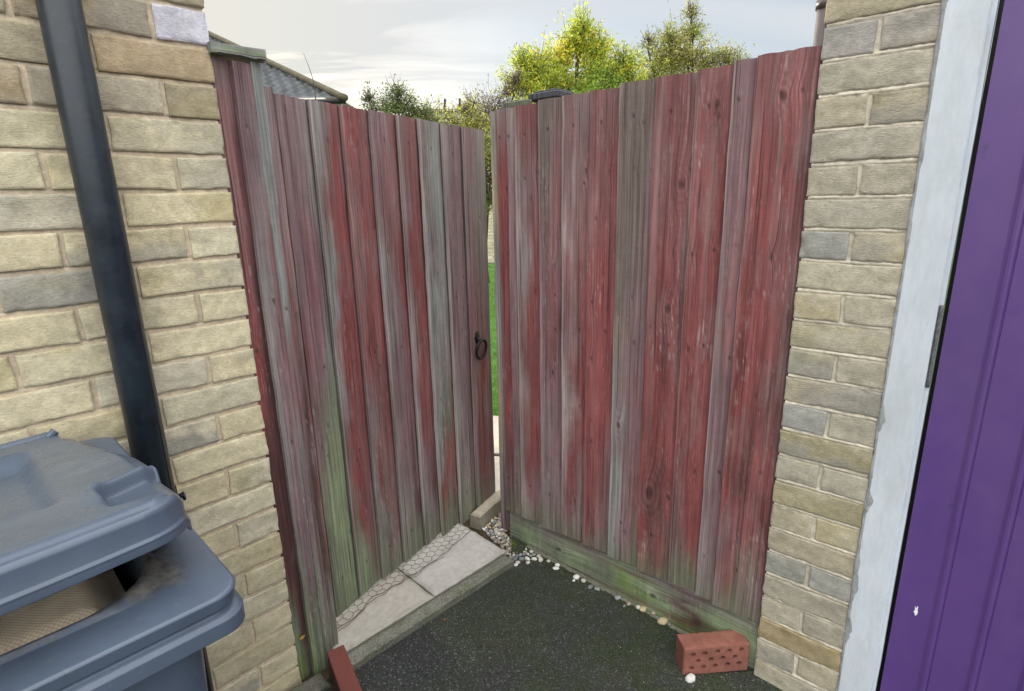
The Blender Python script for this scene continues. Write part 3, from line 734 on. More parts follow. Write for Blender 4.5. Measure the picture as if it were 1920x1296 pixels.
zs = np.linspace(.005, 2.15, 60)
P = np.array([[RF(a, b_ + .0012 * vnoise(z * 2, a * 8), z) for a, b_ in pr] for z in zs])
mb.grid(P, (1, 1, 1), 0, None, False)
mb.obj('panel', M_PURPLE, door)
mb = MB()
pts = [(.3480, .414), (.3495, .408), (.3520, .407), (.3530, .413), (.3550, .412), (.3548, .402), (.3562, .396), (.3550, .388), (.3515, .384), (.3505, .390), (.3470, .394), (.3495, .400)]
mb.add([RF(a, -.0272, z) for a, z in pts], [tuple(range(len(pts)))], (1, 1, 1)); mb.obj('paint_scuff', M_UPVC, door, label='small white scuff in the purple paint')
mb = MB(); mb.box(RF, .30, 2.64, -.12, -.056, -.02, 2.2, (.012, .012, .012)); mb.obj('inner_panel', M_BLACK, door)

# ------------------------------------------------------------------ ground
def poly(name, pts, m, kind='structure', col=(1, 1, 1)):
    mb = MB(); mb.add(pts, [tuple(range(len(pts)))], col, 0, pts); return mb.obj(name, m, kind=kind, fix=False)
KA = KF(-2.6, -.02, 0); KE = KF(.66, -.02, 0); FEp = RF(-1.0, -.02, 0); FR = RF(3.2, -.02, 0)
def asph(p): return (p[0], p[1], GX(p[0], p[1]))
kend = np.array([-.035, 1.93, 0])
poly('driveway', [asph(p) for p in (KF(-2.6, -.03, 0), KF(.70, -.03, 0), RF(-1.0, -.03, 0), RF(3.2, -.03, 0), np.array([4.5, -4, 0]), np.array([-4.5, -4, 0]))], M_ASPH)
poly('ground', [(-250, -250, -.35), (250, -250, -.35), (250, 250, -.35), (-250, 250, -.35)], M_SOIL)
gz0 = .044
poly('garden_ground', [tuple(p) for p in (KF(-2.6, -.025, gz0), KF(.70, -.025, gz0), RF(-1.0, -.025, gz0), RF(3.2, -.025, gz0), np.array([60, 0, gz0]), np.array([60, 90, gz0]), np.array([-60, 90, gz0]), np.array([-60, 3, gz0]))], M_SOIL)
poly('lawn', [(-60, 3.36, gz0 + .006), (-1.2, 3.33, gz0 + .006), (1.2, 3.45, gz0 + .006), (60, 3.6, gz0 + .006), (60, 89, gz0 + .006), (-60, 89, gz0 + .006)], M_LAWN)
# kerb
mb = MB()
def rough_slab(mb, fr, t0, t1, n0, n1, z0, z1, col, res=.008, amp=.0012, bev=.004, tilt=0.0, seed=1, worn=None):
    nu = int((t1 - t0) / res) + 3; nv = int((n1 - n0) / res) + 3
    us = np.concatenate([[0, bev * .4], np.linspace(bev, (t1 - t0) - bev, nu), [(t1 - t0) - bev * .4, t1 - t0]]); vs = np.concatenate([[0, bev * .4], np.linspace(bev, (n1 - n0) - bev, nv), [(n1 - n0) - bev * .4, n1 - n0]])
    U, V = np.meshgrid(us, vs, indexing='ij')
    ed = np.minimum(np.minimum(U, (t1 - t0) - U), np.minimum(V, (n1 - n0) - V))
    z = z1 + amp * fbm(U * 25, V * 25, seed) + amp * .5 * fbm(U * 120, V * 120, seed, 2) - bev * (1 - sstep(0, bev, ed + .0015 * vnoise(U * 60, V * 60, seed))) + tilt * V
    wob = .0015 * vnoise((U + V) * 40, seed)
    C = np.ones(U.shape + (3,)) * np.array(col) * (1 + .14 * fbm(U * 8, V * 8, seed) + .12 * fbm(U * 50, V * 50, seed + 3))[..., None]
    edm = sstep(.018, .0, ed + .008 * fbm(U * 30, V * 30, seed + 5))[..., None] * .35
    C = C * (1 - edm) + np.array([.11, .12, .08]) * edm
    P = fr(t0 + U + wob, n0 + V + wob, z)
    mb.grid(P, np.clip(C, .02, .7), 0, P, True, flip=True)
    for sl_ in (np.s_[0, :], np.s_[-1, :], np.s_[:, 0], np.s_[:, -1]):
        Pe = P[sl_]; Pb = Pe.copy(); Pb[:, 2] = z0; q = np.stack([Pe, Pb], 0); mb.grid(q, np.clip(np.stack([C[sl_] * .8] * 2), .02, .7), 0, q, False)
rough_slab(mb, KF, -.02, .690, -.052, .0, -.02, .080, (.25, .255, .22), amp=.002, seed=3)
mb.obj('kerb', M_AGG, label='narrow rough concrete kerb between asphalt and pale slabs', cat='kerb', fix=True)
mb = MB(); rough_slab(mb, KF, -.30, -.078, -.058, .004, -.02, .070, (.17, .165, .15), amp=.003, seed=5)
mb.obj('kerb', M_AGG, label='short broken kerb end under the foot of the narrow fence panel', cat='kerb', fix=True)
# slabs
for (a, b_, lab, sd_, cl) in [(-.030, .3455, 'pale concrete slab at the gate foot, nearer the hinge post', 11, (.46, .44, .40)), (.350, .703, 'pale concrete slab at the gate foot, nearer the gap', 12, (.47, .46, .44))]:
    mb = MB(); rough_slab(mb, KF, a, b_, -.46, -.056, .02, .088, cl, amp=.0012, seed=sd_, tilt=-.008)
    mb.obj('paving_slab', M_CONC, label=lab, cat='paving slab', group='pale slabs at the gate foot', fix=True)
# crack and soil in the joint
mb = MB()
for k in range(26):
    pass
# stone block by the gate foot
SB = Frame((-.152, 2.122), 30.5)
mb = MB(); rough_slab(mb, SB, 0, .235, -.055, 0.0, .03, .112, (.42, .37, .30), amp=.003, seed=21, bev=.007)
mb.obj('stone_block', M_CONC, label='narrow buff stone edging block standing in the gateway', cat='stone block', fix=True)
PF = Frame((-.30, 2.36), 8)
for (a, b_, lab) in [(0.0, .44, 'path slab just inside the gateway'), (.47, 1.02, 'path slab farther up the garden, against the grass')]:
    mb = MB(); rough_slab(mb, PF, a, b_, -.15, .42, .03, .075, (.50, .45, .38), seed=int(a * 10) + 31, res=.012)
    mb.obj('paving_slab', M_CONC, label=lab, cat='paving slab', group='garden path slabs', fix=True)

# chicken wire on the slabs
mb = MB()
rs = np.random.RandomState(4)
hexr = .0185
segs = set()
def wpt(u, v):
    return KF(u, v, .0905 + .004 * (vnoise(u * 22, v * 22) + 1))
def wedge(u):   # near edge of the mesh on the slab
    return -.135 - .02 * math.sin(u * 9) - .62 * max(0, u - .0) * .30 + .010 * vnoise(u * 30, 3)
allp = {}
for i in range(-6, 30):
    for j in range(0, 15):
        cx = i * hexr * 1.5; cy = -(j + (.5 if i % 2 else 0)) * hexr * math.sqrt(3) - .10
        pts = []
        for k in range(6):
            a = k * pi / 3; x = cx + hexr * cos(a); y = cy + hexr * sin(a)
            x += .16 * (y + .1) * -.25
            pts.append((round(x, 4), round(y, 4)))
        for k in range(6):
            segs.add(tuple(sorted((pts[k], pts[(k + 1) % 6]))))
def wp2(q):
    u, v = q
    return wpt(u + .003 * float(vnoise(u * 60, v * 60, 1)), v + .003 * float(vnoise(u * 60, v * 60, 2)))
for a, b_ in segs:
    mu, mv = (a[0] + b_[0]) / 2, (a[1] + b_[1]) / 2
    if mu < -.035 or mu > .70: continue
    if mv > wedge(mu) or mv < -.42: continue
    p, q = wp2(a), wp2(b_)
    mb.tube([p, q], .0008, 4, caps=False)
us = np.linspace(-.035, .69, 70)
mb.tube([wpt(u, wedge(u) + .004) for u in us], .0012, 5); mb.tube([wpt(u, wedge(u) + .012 + .006 * math.sin(u * 40)) for u in us[:52]], .0009, 5)
mb.obj('chicken_wire', M_RUST, label='flattened rusty chicken wire lying on the pale slabs under the gate', cat='wire netting')

mb = MB()
FS = Frame(RF(0, 0, 0)[:2], 131.074)
nu = 160; U, V = np.meshgrid(np.linspace(-.90, -.12, nu), np.linspace(0, 1, 9), indexing='ij')
wd_ = .012 + .007 * fbm(U * 14, 2, 2) + .004 * vnoise(U * 70, 3); n_ = -.014 + V * (wd_ + .008); P = FS(U, n_, 0); P[..., 2] = GX(P[..., 0], P[..., 1]) + .0045 * (1 - V ** 4) + .002 * fbm(U * 60, V * 3, 1) - .003 * V ** 8
mb.grid(P, (.20, .205, .17), 0, P, True, flip=True); mb.obj('footing', M_AGG, label='thin crumbling concrete footing along the gravel board', cat='concrete footing', fix=True)

# ------------------------------------------------------------------ pebbles
import bmesh
def pebble_mesh(seed):
    bm = bmesh.new(); bmesh.ops.create_icosphere(bm, subdivisions=3, radius=1)
    r = random.Random(seed); sx, sy, sz = r.uniform(.8, 1.25), r.uniform(.7, .95), r.uniform(.5, .72)
    for v in bm.verts:
        d = v.co.normalized(); k = 1 + .22 * float(vnoise(d.x * 1.6 + seed * 3, d.y * 1.6, d.z * 1.6)) + .05 * float(vnoise(d.x * 5 + seed, d.y * 5, d.z * 5))
        v.co = Vector((d.x * sx * k, d.y * sy * k, d.z * sz * k))
    me = bpy.data.meshes.new('pebble'); bm.to_mesh(me); bm.free()
    for p in me.polygons: p.use_smooth = True
    return me
pcols = [(.46, .43, .36), (.33, .28, .21), (.26, .265, .28), (.50, .47, .41), (.24, .20, .15), (.17, .18, .20), (.44, .37, .23), (.62, .62, .60)]
pm = []
for k in range(16):
    me = pebble_mesh(k); c = pcols[k % 8]
    ca = me.color_attributes.new('Col', 'FLOAT_COLOR', 'POINT'); ca.data.foreach_set('color', list((*c, 1)) * len(me.vertices)); me.materials.append(M_STONE); pm.append(me)
placed = []
def put_pebble(x, y, z, r, idx, label):
    o = bpy.data.objects.new('pebble', pm[idx]); COL.objects.link(o)
    o.location = (x, y, z); o.scale = (r, r, r); o.rotation_euler = (random.uniform(-.35, .35), random.uniform(-.35, .35), random.uniform(0, 6.3))
    return tag(o, label, 'pebble', 'pebbles spilled round the gateway')
LP = 'small rounded pebble in the heap between the pale slab and the fence foot'
A = np.array([-.150, 2.135]); B = np.array([-.025, 1.925]); Cc = np.array([-.085, 2.27]); Dd = np.array([.060, 1.985])
n_ = 0; tries = 0
while n_ < 115 and tries < 9000:
    tries += 1
    u = random.random(); v = random.random()
    p = (A * (1 - u) + B * u) * (1 - v) + (Cc * (1 - u) + Dd * u) * v
    r = random.uniform(.0058, .0105)
    z = .046 + r * .38
    if any((p[0] - q[0]) ** 2 + (p[1] - q[1]) ** 2 < ((r + q[2]) * .78) ** 2 for q in placed): 
        if tries < 4500: continue
        z += .012
        if any((p[0] - q[0]) ** 2 + (p[1] - q[1]) ** 2 < ((r + q[2]) * .78) ** 2 for q in placed[-30:]): continue
    # keep out of the slab and the fence
    kt = (p - KF.P[:2]) @ KF.d[:2]
    if kt < .712: continue
    ft = (p - RF.P[:2]) @ RF.n[:2]
    if ft < -.012 and (p - RF.P[:2]) @ RF.d[:2] > -1.045: continue
    st_, sn_ = (p - SB.P[:2]) @ SB.d[:2], (p - SB.P[:2]) @ SB.n[:2]
    if -.01 < st_ < .24 and -.065 < sn_ < .010: continue
    placed.append((p[0], p[1], r)); put_pebble(p[0], p[1], z, r, random.randrange(16), LP); n_ += 1
# second cluster, paler, spilled onto the kerb end and asphalt
LP2 = 'pale pebble in the cluster spilled over the kerb end onto the asphalt'
for k in range(32):
    for _ in range(60):
        p = np.array([.018 + random.gauss(0, .030), 1.945 + random.gauss(0, .032)]); r = random.uniform(.007, .0120)
        if (p - RF.P[:2]) @ RF.n[:2] < .002 + r: continue
        if any((p[0] - q[0]) ** 2 + (p[1] - q[1]) ** 2 < ((r + q[2]) * .9) ** 2 for q in placed): continue
        placed.append((p[0], p[1], r)); kn_ = (p - KF.P[:2]) @ KF.n[:2]
        zb = .082 if kn_ < .002 and (p - KF.P[:2]) @ KF.d[:2] < .61 else GX(*p)
        put_pebble(p[0], p[1], zb + r * .34, r, random.choice([2, 3, 5, 7, 0, 10, 11, 15]), LP2); break
SC = [((.156, 1.868), .0105, 'white pebble alone on the asphalt beside the pale pair near the gravel board', 7), ((.150, 1.850), .010, 'white pebble touching its twin on the asphalt near the gravel board', 15),
      ((.222, 1.802), .013, 'large white pebble half way along the fence foot', 7), ((.247, 1.785), .011, 'cream pebble right of the large white one', 3), ((.211, 1.787), .006, 'tiny white pebble left of the large white one', 7),
      ((.268, 1.752), .010, 'dull grey pebble below the large white one', 5), ((.292, 1.744), .009, 'mossy grey pebble beside the dull grey one', 2), ((.36, 1.700), .010, 'grey pebble tucked under the middle of the gravel board', 2),
      ((.392, 1.672), .010, 'beige pebble between grey ones along the gravel board', 1), ((.424, 1.655), .011, 'white pebble next to a yellow one at the gravel board', 3), ((.438, 1.646), .012, 'yellow pebble next to a white one at the gravel board', 6),
      ((.492, 1.590), .015, 'large yellowish oval pebble nearest the perforated brick', 6), ((.375, 1.662), .006, 'tiny grey pebble on the asphalt by the gravel board', 5), ((.47, 1.63), .008, 'small beige pebble behind the large yellowish oval one', 1)]
for (p, r, lab, k) in SC:
    put_pebble(p[0], p[1], GX(*p) + r * .45, r, k, lab)
put_pebble(.515, 1.368, GX(.515, 1.368) + .004, .017, 7, 'flat white stone chip in front of the perforated brick')
# moss and grit line along the foot of the gravel board
mb = MB(); rs = np.random.RandomState(9)
for k in range(5200):
    t_ = -rs.rand() * .95 - .01; nn_ = -.010 + abs(rs.normal(0, .011)) * (1 + 1.2 * max(0, float(vnoise(t_ * 9, 4)))); p = RF(t_, nn_, 0); z = GX(p[0], p[1]); r = rs.uniform(.0008, .0028)
    a = rs.rand() * 6.3; c = np.array([[.035, .055, .014], [.05, .075, .02], [.03, .03, .025], [.09, .09, .08]][rs.choice(4, p=[.35, .25, .3, .1])])
    q = [(p[0] + r * cos(a), p[1] + r * sin(a), z), (p[0] + r * cos(a + 2.1), p[1] + r * sin(a + 2.1), z), (p[0] + r * cos(a + 4.2), p[1] + r * sin(a + 4.2), z), (p[0], p[1], z + r * 1.6)]
    mb.add(q, [(0, 1, 3), (1, 2, 3), (2, 0, 3)], c)
mb.obj('moss', M_SOIL if False else M_STONE, label='moss and grit gathered along the gravel board foot', cat='moss', kind='stuff')

mb = MB(); rs = np.random.RandomState(19)
for k in range(900):
    x = rs.uniform(-.55, .72); y = rs.uniform(.95, 2.0); p = np.array([x, y])
    if (p - KF.P[:2]) @ KF.n[:2] < .006 and (p - KF.P[:2]) @ KF.d[:2] < .72: continue
    if (p - RF.P[:2]) @ RF.n[:2] < .01: continue
    if (p - LF.P[:2]) @ LF.n[:2] < .02: continue
    r = rs.uniform(.0010, .0030) * (1 + (rs.rand() < .04) * 1.2); z = GX(x, y) - r * .2; a = rs.rand() * 6.3
    c = np.array([[.20, .20, .19], [.10, .10, .10], [.36, .34, .30], [.05, .04, .03]][rs.choice(4, p=[.35, .35, .12, .18])])
    q = [(x + r * cos(a), y + r * sin(a), z), (x + r * cos(a + 1.6), y + r * sin(a + 1.6), z), (x + r * cos(a + 3.2), y + r * .8 * sin(a + 3.2), z), (x + r * cos(a + 4.7), y + r * sin(a + 4.7), z), (x, y, z + r * .8)]
    mb.add(q, [(0, 1, 4), (1, 2, 4), (2, 3, 4), (3, 0, 4)], c)
mb.obj('grit', M_STONE, label='loose grit and crumbs scattered over the asphalt', cat='grit', kind='stuff')
mb = MB()
for k in range(70):
    b_ = np.array([-.012, 1.985, .06]) + np.append(rs.normal(0, .010, 2), 0) if k < 40 else KF(.44 + rs.normal(0, .02), -.004 + rs.normal(0, .004), .078)
    d = rs.normal(0, .010, 3); d[2] = rs.uniform(.006, .02) if k >= 40 else rs.uniform(.008, .030); e = np.cross(d, [0, 0, 1.]); e = e / (np.linalg.norm(e) + 1e-6) * .0012
    mb.add([b_ - e, b_ + e, b_ + d], [(0, 1, 2)], np.array([.20, .24, .05]) * rs.uniform(.6, 1.4))
mb.obj('weed', M_GRASS, label='small yellowish grass tufts between kerb, slab and pebbles', cat='grass', kind='stuff')

# ------------------------------------------------------------------ bricks on the ground
BF = Frame((.498, 1.383), 85.8)
mb = MB(); Lb, Hb, Db = .2045, .0985, .060; zb = GX(.6, 1.39) + .001
nu, nv = 170, 84
U, V = np.meshgrid(np.linspace(0, Lb, nu), np.linspace(0, Hb, nv), indexing='ij')
n = .0006 * fbm(U * 40, V * 40, 2)
hs = [(.028, .076), (.065, .078), (.104, .080), (.142, .080), (.178, .081), (.046, .052), (.085, .054), (.122, .055), (.160, .056), (.026, .026), (.064, .028), (.100, .029), (.138, .030), (.174, .031)]
for (hx, hz) in hs:
    rr = np.sqrt((U - hx) ** 2 + ((V - hz) * 1.15) ** 2) + .0008 * vnoise(U * 200, V * 200, 3)
    n = n - .045 * (1 - sstep(.0066, .0078, rr))
ed = np.minimum(np.minimum(U, Lb - U), np.minimum(V, Hb - V)); n = n - .003 * (1 - sstep(0, .004, ed + .0015 * fbm(U * 80, V * 80, 5)))
C = np.ones(U.shape + (3,)) * np.array([.235, .098, .074]) * (1 + .25 * fbm(U * 20, V * 25, 4) + .2 * fbm(U * 90, V * 90, 5))[..., None]
P = BF(U, n, zb + V); mb.grid(P, np.clip(C, .02, .6), 0, P, False, flip=True)
U2, V2 = np.meshgrid(np.linspace(0, Lb, 90), np.linspace(0, Db, 24), indexing='ij')
gro = -.0016 * sum(np.exp(-((U2 - g_) / .0022) ** 2) for g_ in (.045, .060, .093, .108, .142, .158))
ed2 = np.minimum(np.minimum(U2, Lb - U2), np.minimum(V2, Db - V2))
P2 = BF(U2, -V2 - .003, zb + Hb + gro + .0012 * fbm(U2 * 50, V2 * 50, 8) - .003 * (1 - sstep(0, .004, ed2 + .001 * vnoise(U2 * 90, V2 * 90))))
C2 = np.ones(U2.shape + (3,)) * np.array([.26, .108, .082]) * (1 + .3 * fbm(U2 * 25, V2 * 25, 6))[..., None]
mb.grid(P2, np.clip(C2, .02, .6), 0, P2, True)
for tt in (0, Lb):
    V3, W3 = np.meshgrid(np.linspace(0, Db, 16), np.linspace(0, Hb, 20), indexing='ij')
    P3 = BF(tt + (.0008 * fbm(V3 * 60, W3 * 60, 3)), -V3 - .003, zb + W3 - .003); mb.grid(P3, (.22, .085, .065), 0, P3, True)
P4 = [BF(0, -Db - .003, zb), BF(Lb, -Db - .003, zb), BF(Lb, -Db - .003, zb + Hb - .003), BF(0, -Db - .003, zb + Hb - .003)]; mb.add(P4, [(0, 1, 2, 3)], (.25, .1, .08))
mb.obj('perforated_brick', M_TERRA, label='red perforated brick on its side at the foot of the brick pier', cat='brick', fix=False)
# smooth brick on edge by the gate post
SF = Frame((-.563, 1.357), 149.5)
mb = MB(); Lb2 = .215; U, V = np.meshgrid(np.linspace(0, Lb2, 60), np.linspace(0, .050, 20), indexing='ij')
ed = np.minimum(np.minimum(U, Lb2 - U), np.minimum(V, .050 - V))
topz = .150
jagE = -.006 * np.clip(vnoise(V * 130, 2) + .2, 0, 1) * (U < .001)
P = SF(U - jagE * 1.0, -V, topz + .0006 * fbm(U * 20, V * 20, 3) - .002 * (1 - sstep(0, .003, ed)))
mb.grid(P, np.clip(np.ones(U.shape + (3,)) * np.array([.16, .052, .045]) * (1 + .08 * fbm(U * 15, V * 15, 2))[..., None], .01, 1), 0, P, True)
for sl_ in (np.s_[0, :], np.s_[-1, :], np.s_[:, 0], np.s_[:, -1]):
    Pe = P[sl_]; Pb = Pe.copy(); Pb[:, 2] = .045; q = np.stack([Pe, Pb]); mb.grid(q, (.09, .035, .032), 0, q, False)  # sides coloured darker than the top, shade put into the colour
M_SMOOTH = m_simple('smooth_brick', None, .7, .3, 0, .12, 300, .06, 20)
mb.obj('red_brick', M_SMOOTH, label='smooth plain red-brown brick on edge beside the foot of the narrow panel', cat='brick', fix=True)

# ------------------------------------------------------------------ leaves lying about
def dry_leaf(loc, size, col, label, rotz=0, tilt=(0, 0)):
    mb = MB(); L = [(0, 0), (.35, .28), (.6, .22), (1, 0), (.62, -.25), (.3, -.24)]; V = []
    for x, y in L:
        X, Y = x - .5, y; V.append((X * size, Y * size, .18 * size * abs(Y) * 2 + .1 * size * X * X))
    R = Matrix.Rotation(rotz, 3, 'Z') @ Matrix.Rotation(tilt[0], 3, 'X') @ Matrix.Rotation(tilt[1], 3, 'Y')
    V = [tuple(Vector(loc) + R @ Vector(v)) for v in V]; V.append(tuple(Vector(loc)))
    mb.add(V, [(6, 0, 1), (6, 1, 2), (6, 2, 3), (6, 3, 4), (6, 4, 5), (6, 5, 0)], col)
    return mb.obj('dead_leaf', M_LEAF, label=label, cat='leaf')
dry_leaf((-.245, 1.585, GX(-.245, 1.585) + .003), .018, (.30, .14, .08), 'small brown dead leaf on the asphalt beyond the kerb', 1.2)
pl_ = LF(.020, .002, .195); dry_leaf(pl_, .022, (.55, .38, .12), 'yellow dead leaf stuck low on the narrow fence panel', .8, (1.3, .3))

# ------------------------------------------------------------------ wheelie bin
BB = (.070, .096, .142)
bino = E_('wheelie_bin', LF(-.615, .42, -.02), 'blue-grey plastic wheelie bin against the yellow brick wall', 'wheelie bin')
T0, T1, N0, N1 = -.905, -.330, .09, .776
def rrect(t0, t1, n0, n1, r, seg=8):
    pts = []
    for (cx, cy, a0) in ((t1 - r, n1 - r, 0), (t0 + r, n1 - r, 90), (t0 + r, n0 + r, 180), (t1 - r, n0 + r, 270)):
        for k in range(seg + 1):
            a = radians(a0 + 90 * k / seg); pts.append((cx + r * cos(a), cy + r * sin(a)))
    return pts
def loft(mb, rings, close_top=False, close_bot=False, col=BB, smooth=True):
    n = len(rings[0]); V = [LF(t, nn_, z) for ring in rings for (t, nn_, z) in ring]; F = []
    for i in range(len(rings) - 1):
        for k in range(n): F.append((i * n + k, i * n + (k + 1) % n, (i + 1) * n + (k + 1) % n, (i + 1) * n + k))
    if close_bot: F.append(tuple(range(n)))
    if close_top: F.append(tuple((len(rings) - 1) * n + k for k in range(n)))
    mb.add(V, F, col, 0, None, smooth)
def ring(e, z, r): return [(t, n, z) for t, n in rrect(T0 + e, T1 - e, N0 + e, N1 - e, max(r, .004))]
mb = MB()
bz = -.02
loft(mb, [ring(.115, bz, .05), ring(.075, .15, .05), ring(.052, .60, .045), ring(.040, .90, .04)], close_bot=True)
mb.obj('body', M_BIN, bino, fix=True)
mb = MB()
RZ = .98
prof0 = [(.046, .905, .040), (.040, .922, .040), (.006, .925, .030), (.000, .929, .030), (.000, .948, .030), (.004, .9525, .030), (.010, .955, .030), (.010, .958, .030), (.006, .962, .030), (.003, .977, .032), (.006, .980, .034),
        (.060, .981, .055), (.066, .986, .075), (.0695, .986, .085), (.072, .980, .09), (.074, .93, .09), (.078, .80, .09)]
prof = []
for (a, b_) in zip(prof0[:-1], prof0[1:]):
    L_ = math.dist(a[:2], b_[:2]); prof.append(a)
    if L_ > .005:
        for f_ in (.0012 / L_, 1 - .0012 / L_): prof.append(tuple(a[k] + (b_[k] - a[k]) * f_ for k in range(3)))
prof.append(prof0[-1])
rings = []
NS = 14
for (e, z, r) in prof:
    rings.append([(t, n, z) for t, n in rrect(T0 + e, T1 - e, N0 + e, N1 - e, r, NS)])
n = len(rings[0]); V = np.array([LF(*p) for rg in rings for p in rg]); F = []
# resample long sides so that dirt can be coloured
cols = []
for rg, (e, z, r) in zip(rings, prof):
    for p in rg:
        cols.append(BB)
for i in range(len(rings) - 1):
    for k in range(n): F.append((i * n + k, i * n + (k + 1) % n, (i + 1) * n + (k + 1) % n, (i + 1) * n + k))
mb.add(V, F, np.array(cols), 0, None, True)
def m_rim():
    m, t, b = mat('bin_rim_plastic', .36, .5)
    v = objvec(t); g = t.nodes.new('ShaderNodeNewGeometry'); s = t.nodes.new('ShaderNodeSeparateXYZ'); lk(t, g.outputs['Position'], s.inputs[0])
    # distance from the front inner lip in the wall frame
    dn = t.nodes.new('ShaderNodeVectorMath'); dn.operation = 'DOT_PRODUCT'; lk(t, g.outputs['Position'], dn.inputs[0]); dn.inputs[1].default_value = tuple(LF.n)
    n0 = float(LF.P @ LF.n)
    nn = mth(t, 'SUBTRACT', dn.outputs['Value'], n0)
    base = mul(t, colattr(t), rng(t, noise(t, 9, 5, .6, v), .3, .7, .86, 1.14))
    top = mth(t, 'GREATER_THAN', s.outputs[2], .9795)
    gr = mth(t, 'MULTIPLY', top, rng(t, mth(t, 'ADD', nn, mth(t, 'MULTIPLY', noise(t, 34, 6, .7, v), .04)), 0.716, .738, .98, 0.03))
    dt_ = t.nodes.new('ShaderNodeVectorMath'); dt_.operation = 'DOT_PRODUCT'; lk(t, g.outputs['Position'], dt_.inputs[0]); dt_.inputs[1].default_value = tuple(LF.d)
    tt_ = mth(t, 'SUBTRACT', dt_.outputs['Value'], float(LF.P @ LF.d))
    gr = mth(t, 'MULTIPLY', gr, rng(t, mth(t, 'ADD', tt_, mth(t, 'MULTIPLY', noise(t, 30, 6, .7, v), .03)), -.372, -.350, 1, .12))
    gr = mth(t, 'MULTIPLY', gr, rng(t, noise(t, 110, 5, .7, v), .3, .6, .55, 1))
    c = mixc(t, gr, base, mixc(t, rng(t, noise(t, 60, 5, .7, v), .35, .65, 0, 1), (.035, .032, .03), (.15, .14, .12)))
    c = mixc(t, rng(t, noise(t, 80, 5, .7, v), .6, .75, 0, .3), c, (.2, .21, .2))
    lk(t, c, b.inputs['Base Color']); lk(t, rng(t, gr, 0, 1, .36, .9), b.inputs['Roughness'])
    bump(t, b, mth(t, 'ADD', mth(t, 'MULTIPLY', gr, noise(t, 120, 4, .6, v)), mth(t, 'MULTIPLY', noise(t, 600, 2, .5, v), .1)), .5, .0025)
    return m
rim = mb.obj('rim', m_rim(), bino, fix=False, label='dirty ledge and stepped lip round the bin opening')
# lid: a relief sheet hinged near the wall, propped open a little
mb = MB()
LT0, LT1, LN0, LN1 = -.905, -.357, .075, .724
nu, nv = 190, 230
lu = np.linspace(0, 1, nu); lv = np.linspace(0, 1, nv)
U, V = np.meshgrid(lu, lv, indexing='ij')
n_ = LN0 + V * (LN1 - LN0)
# right edge bulges, corners rounded
def edge_r(v):      # t of the right rim along depth v
    x = np.clip(v, 0, 1)
    r = LT1 - .040 * (1 - sstep(0.0, .55, x)) 
    c = .085; vv_ = (x - (1 - c / .68)) / (c / .68)
    r = np.where(vv_ > 0, r - c * .62 * (1 - np.sqrt(np.clip(1 - np.clip(vv_, 0, 1) ** 2, 0, 1))), r)
    vb = (.10 - x) / .10
    r = np.where(vb > 0, r - .055 * (1 - np.sqrt(np.clip(1 - np.clip(vb, 0, 1) ** 2.2, 0, 1))), r)
    return r
tr = edge_r(V); tl = LT0 + (LT1 - tr)
T = tl + U * (tr - tl)
fro = .018 * (1 - (2 * (T - LT0) / (LT1 - LT0) - 1) ** 2)        # front edge slightly bowed
n_ = n_ + fro * V
ztop = 1.000 + .102 * sstep(0, 1, V * .5 + .0) * 2 + .012 * np.sin(V * pi)
dedge = np.minimum(np.minimum(tr - T, T - tl), np.minimum(n_ - LN0, (LN1 + fro) - n_))
ztop = ztop - .007 * (1 - sstep(0, .016, dedge))
# central pan
def sbox(a, a0, a1, s_): return sstep(a0 - s_, a0, a) * (1 - sstep(a1, a1 + s_, a))
pan = sbox(T, -.80, -.490, .036) * sbox(n_, .20, .535, .060)
ztop = ztop - .026 * pan

# grip pockets at the two front corners
for sgn in (0, 1):
    Tm = T if sgn == 0 else (LT0 + LT1) - T
    line = (n_ - .545) - ( -.36 - Tm) * .62      # sloping ridge
    pk = sstep(.0, .012, line) * sstep(-.432, -.424, Tm) * (1 - sstep(.632 + .02, .690, n_ + (Tm + .43) * -.25))
    ztop = ztop - .017 * pk * (1 - sstep(.0, .012, Tm + .358))
    rid = np.exp(-((line + .004) / .011) ** 2) * sstep(-.445, -.425, Tm) * .006 + np.exp(-((Tm + .432) / .010) ** 2) * sstep(.555, .58, n_) * (1 - sstep(.63, .66, n_)) * .006
    ztop = ztop + rid
P = LF(T, n_, ztop)
mb.grid(P, BB, 0, None, True)
# skirt round the lid
loop = [(i, 0) for i in range(nu)] + [(nu - 1, j) for j in range(1, nv)] + [(i, nv - 1) for i in range(nu - 2, -1, -1)] + [(0, j) for j in range(nv - 2, 0, -1)]
L0 = np.array([P[i, j] for i, j in loop]); tt = np.array([T[i, j] for i, j in loop]); nn = np.array([n_[i, j] for i, j in loop]); z0_ = np.array([ztop[i, j] for i, j in loop])
cx, cy = (LT0 + LT1) / 2, (LN0 + LN1) / 2
dx, dy = tt - cx, nn - cy; ll = np.hypot(dx, dy); dx, dy = dx / ll, dy / ll
def lr(o, dz): return LF(tt + dx * o, nn + dy * o, z0_ + dz)
rg = [lr(-.0015, .0003), lr(0, 0), lr(.0025, -.002), lr(.0042, -.005), lr(.0045, -.007), lr(.0055, -.029), lr(.0060, -.030), lr(.0092, -.0315), lr(.0098, -.033), lr(.0090, -.0345), lr(.0090, -.0355), lr(.0098, -.043), lr(.0096, -.044), lr(.0060, -.044), lr(.0050, -.043), lr(.001, -.012)]
Q = np.stack([np.concatenate([r_, r_[:1]], 0) for r_ in rg], 0)
mb.grid(Q, BB, 0, None, True)
P_under = P - np.array([0, 0, .009]); mb.grid(P_under[::6, ::6], (.05, .07, .1), 0, None, True, flip=True)
lid = mb.obj('lid', M_BIN, bino, fix=False)
mb = MB()
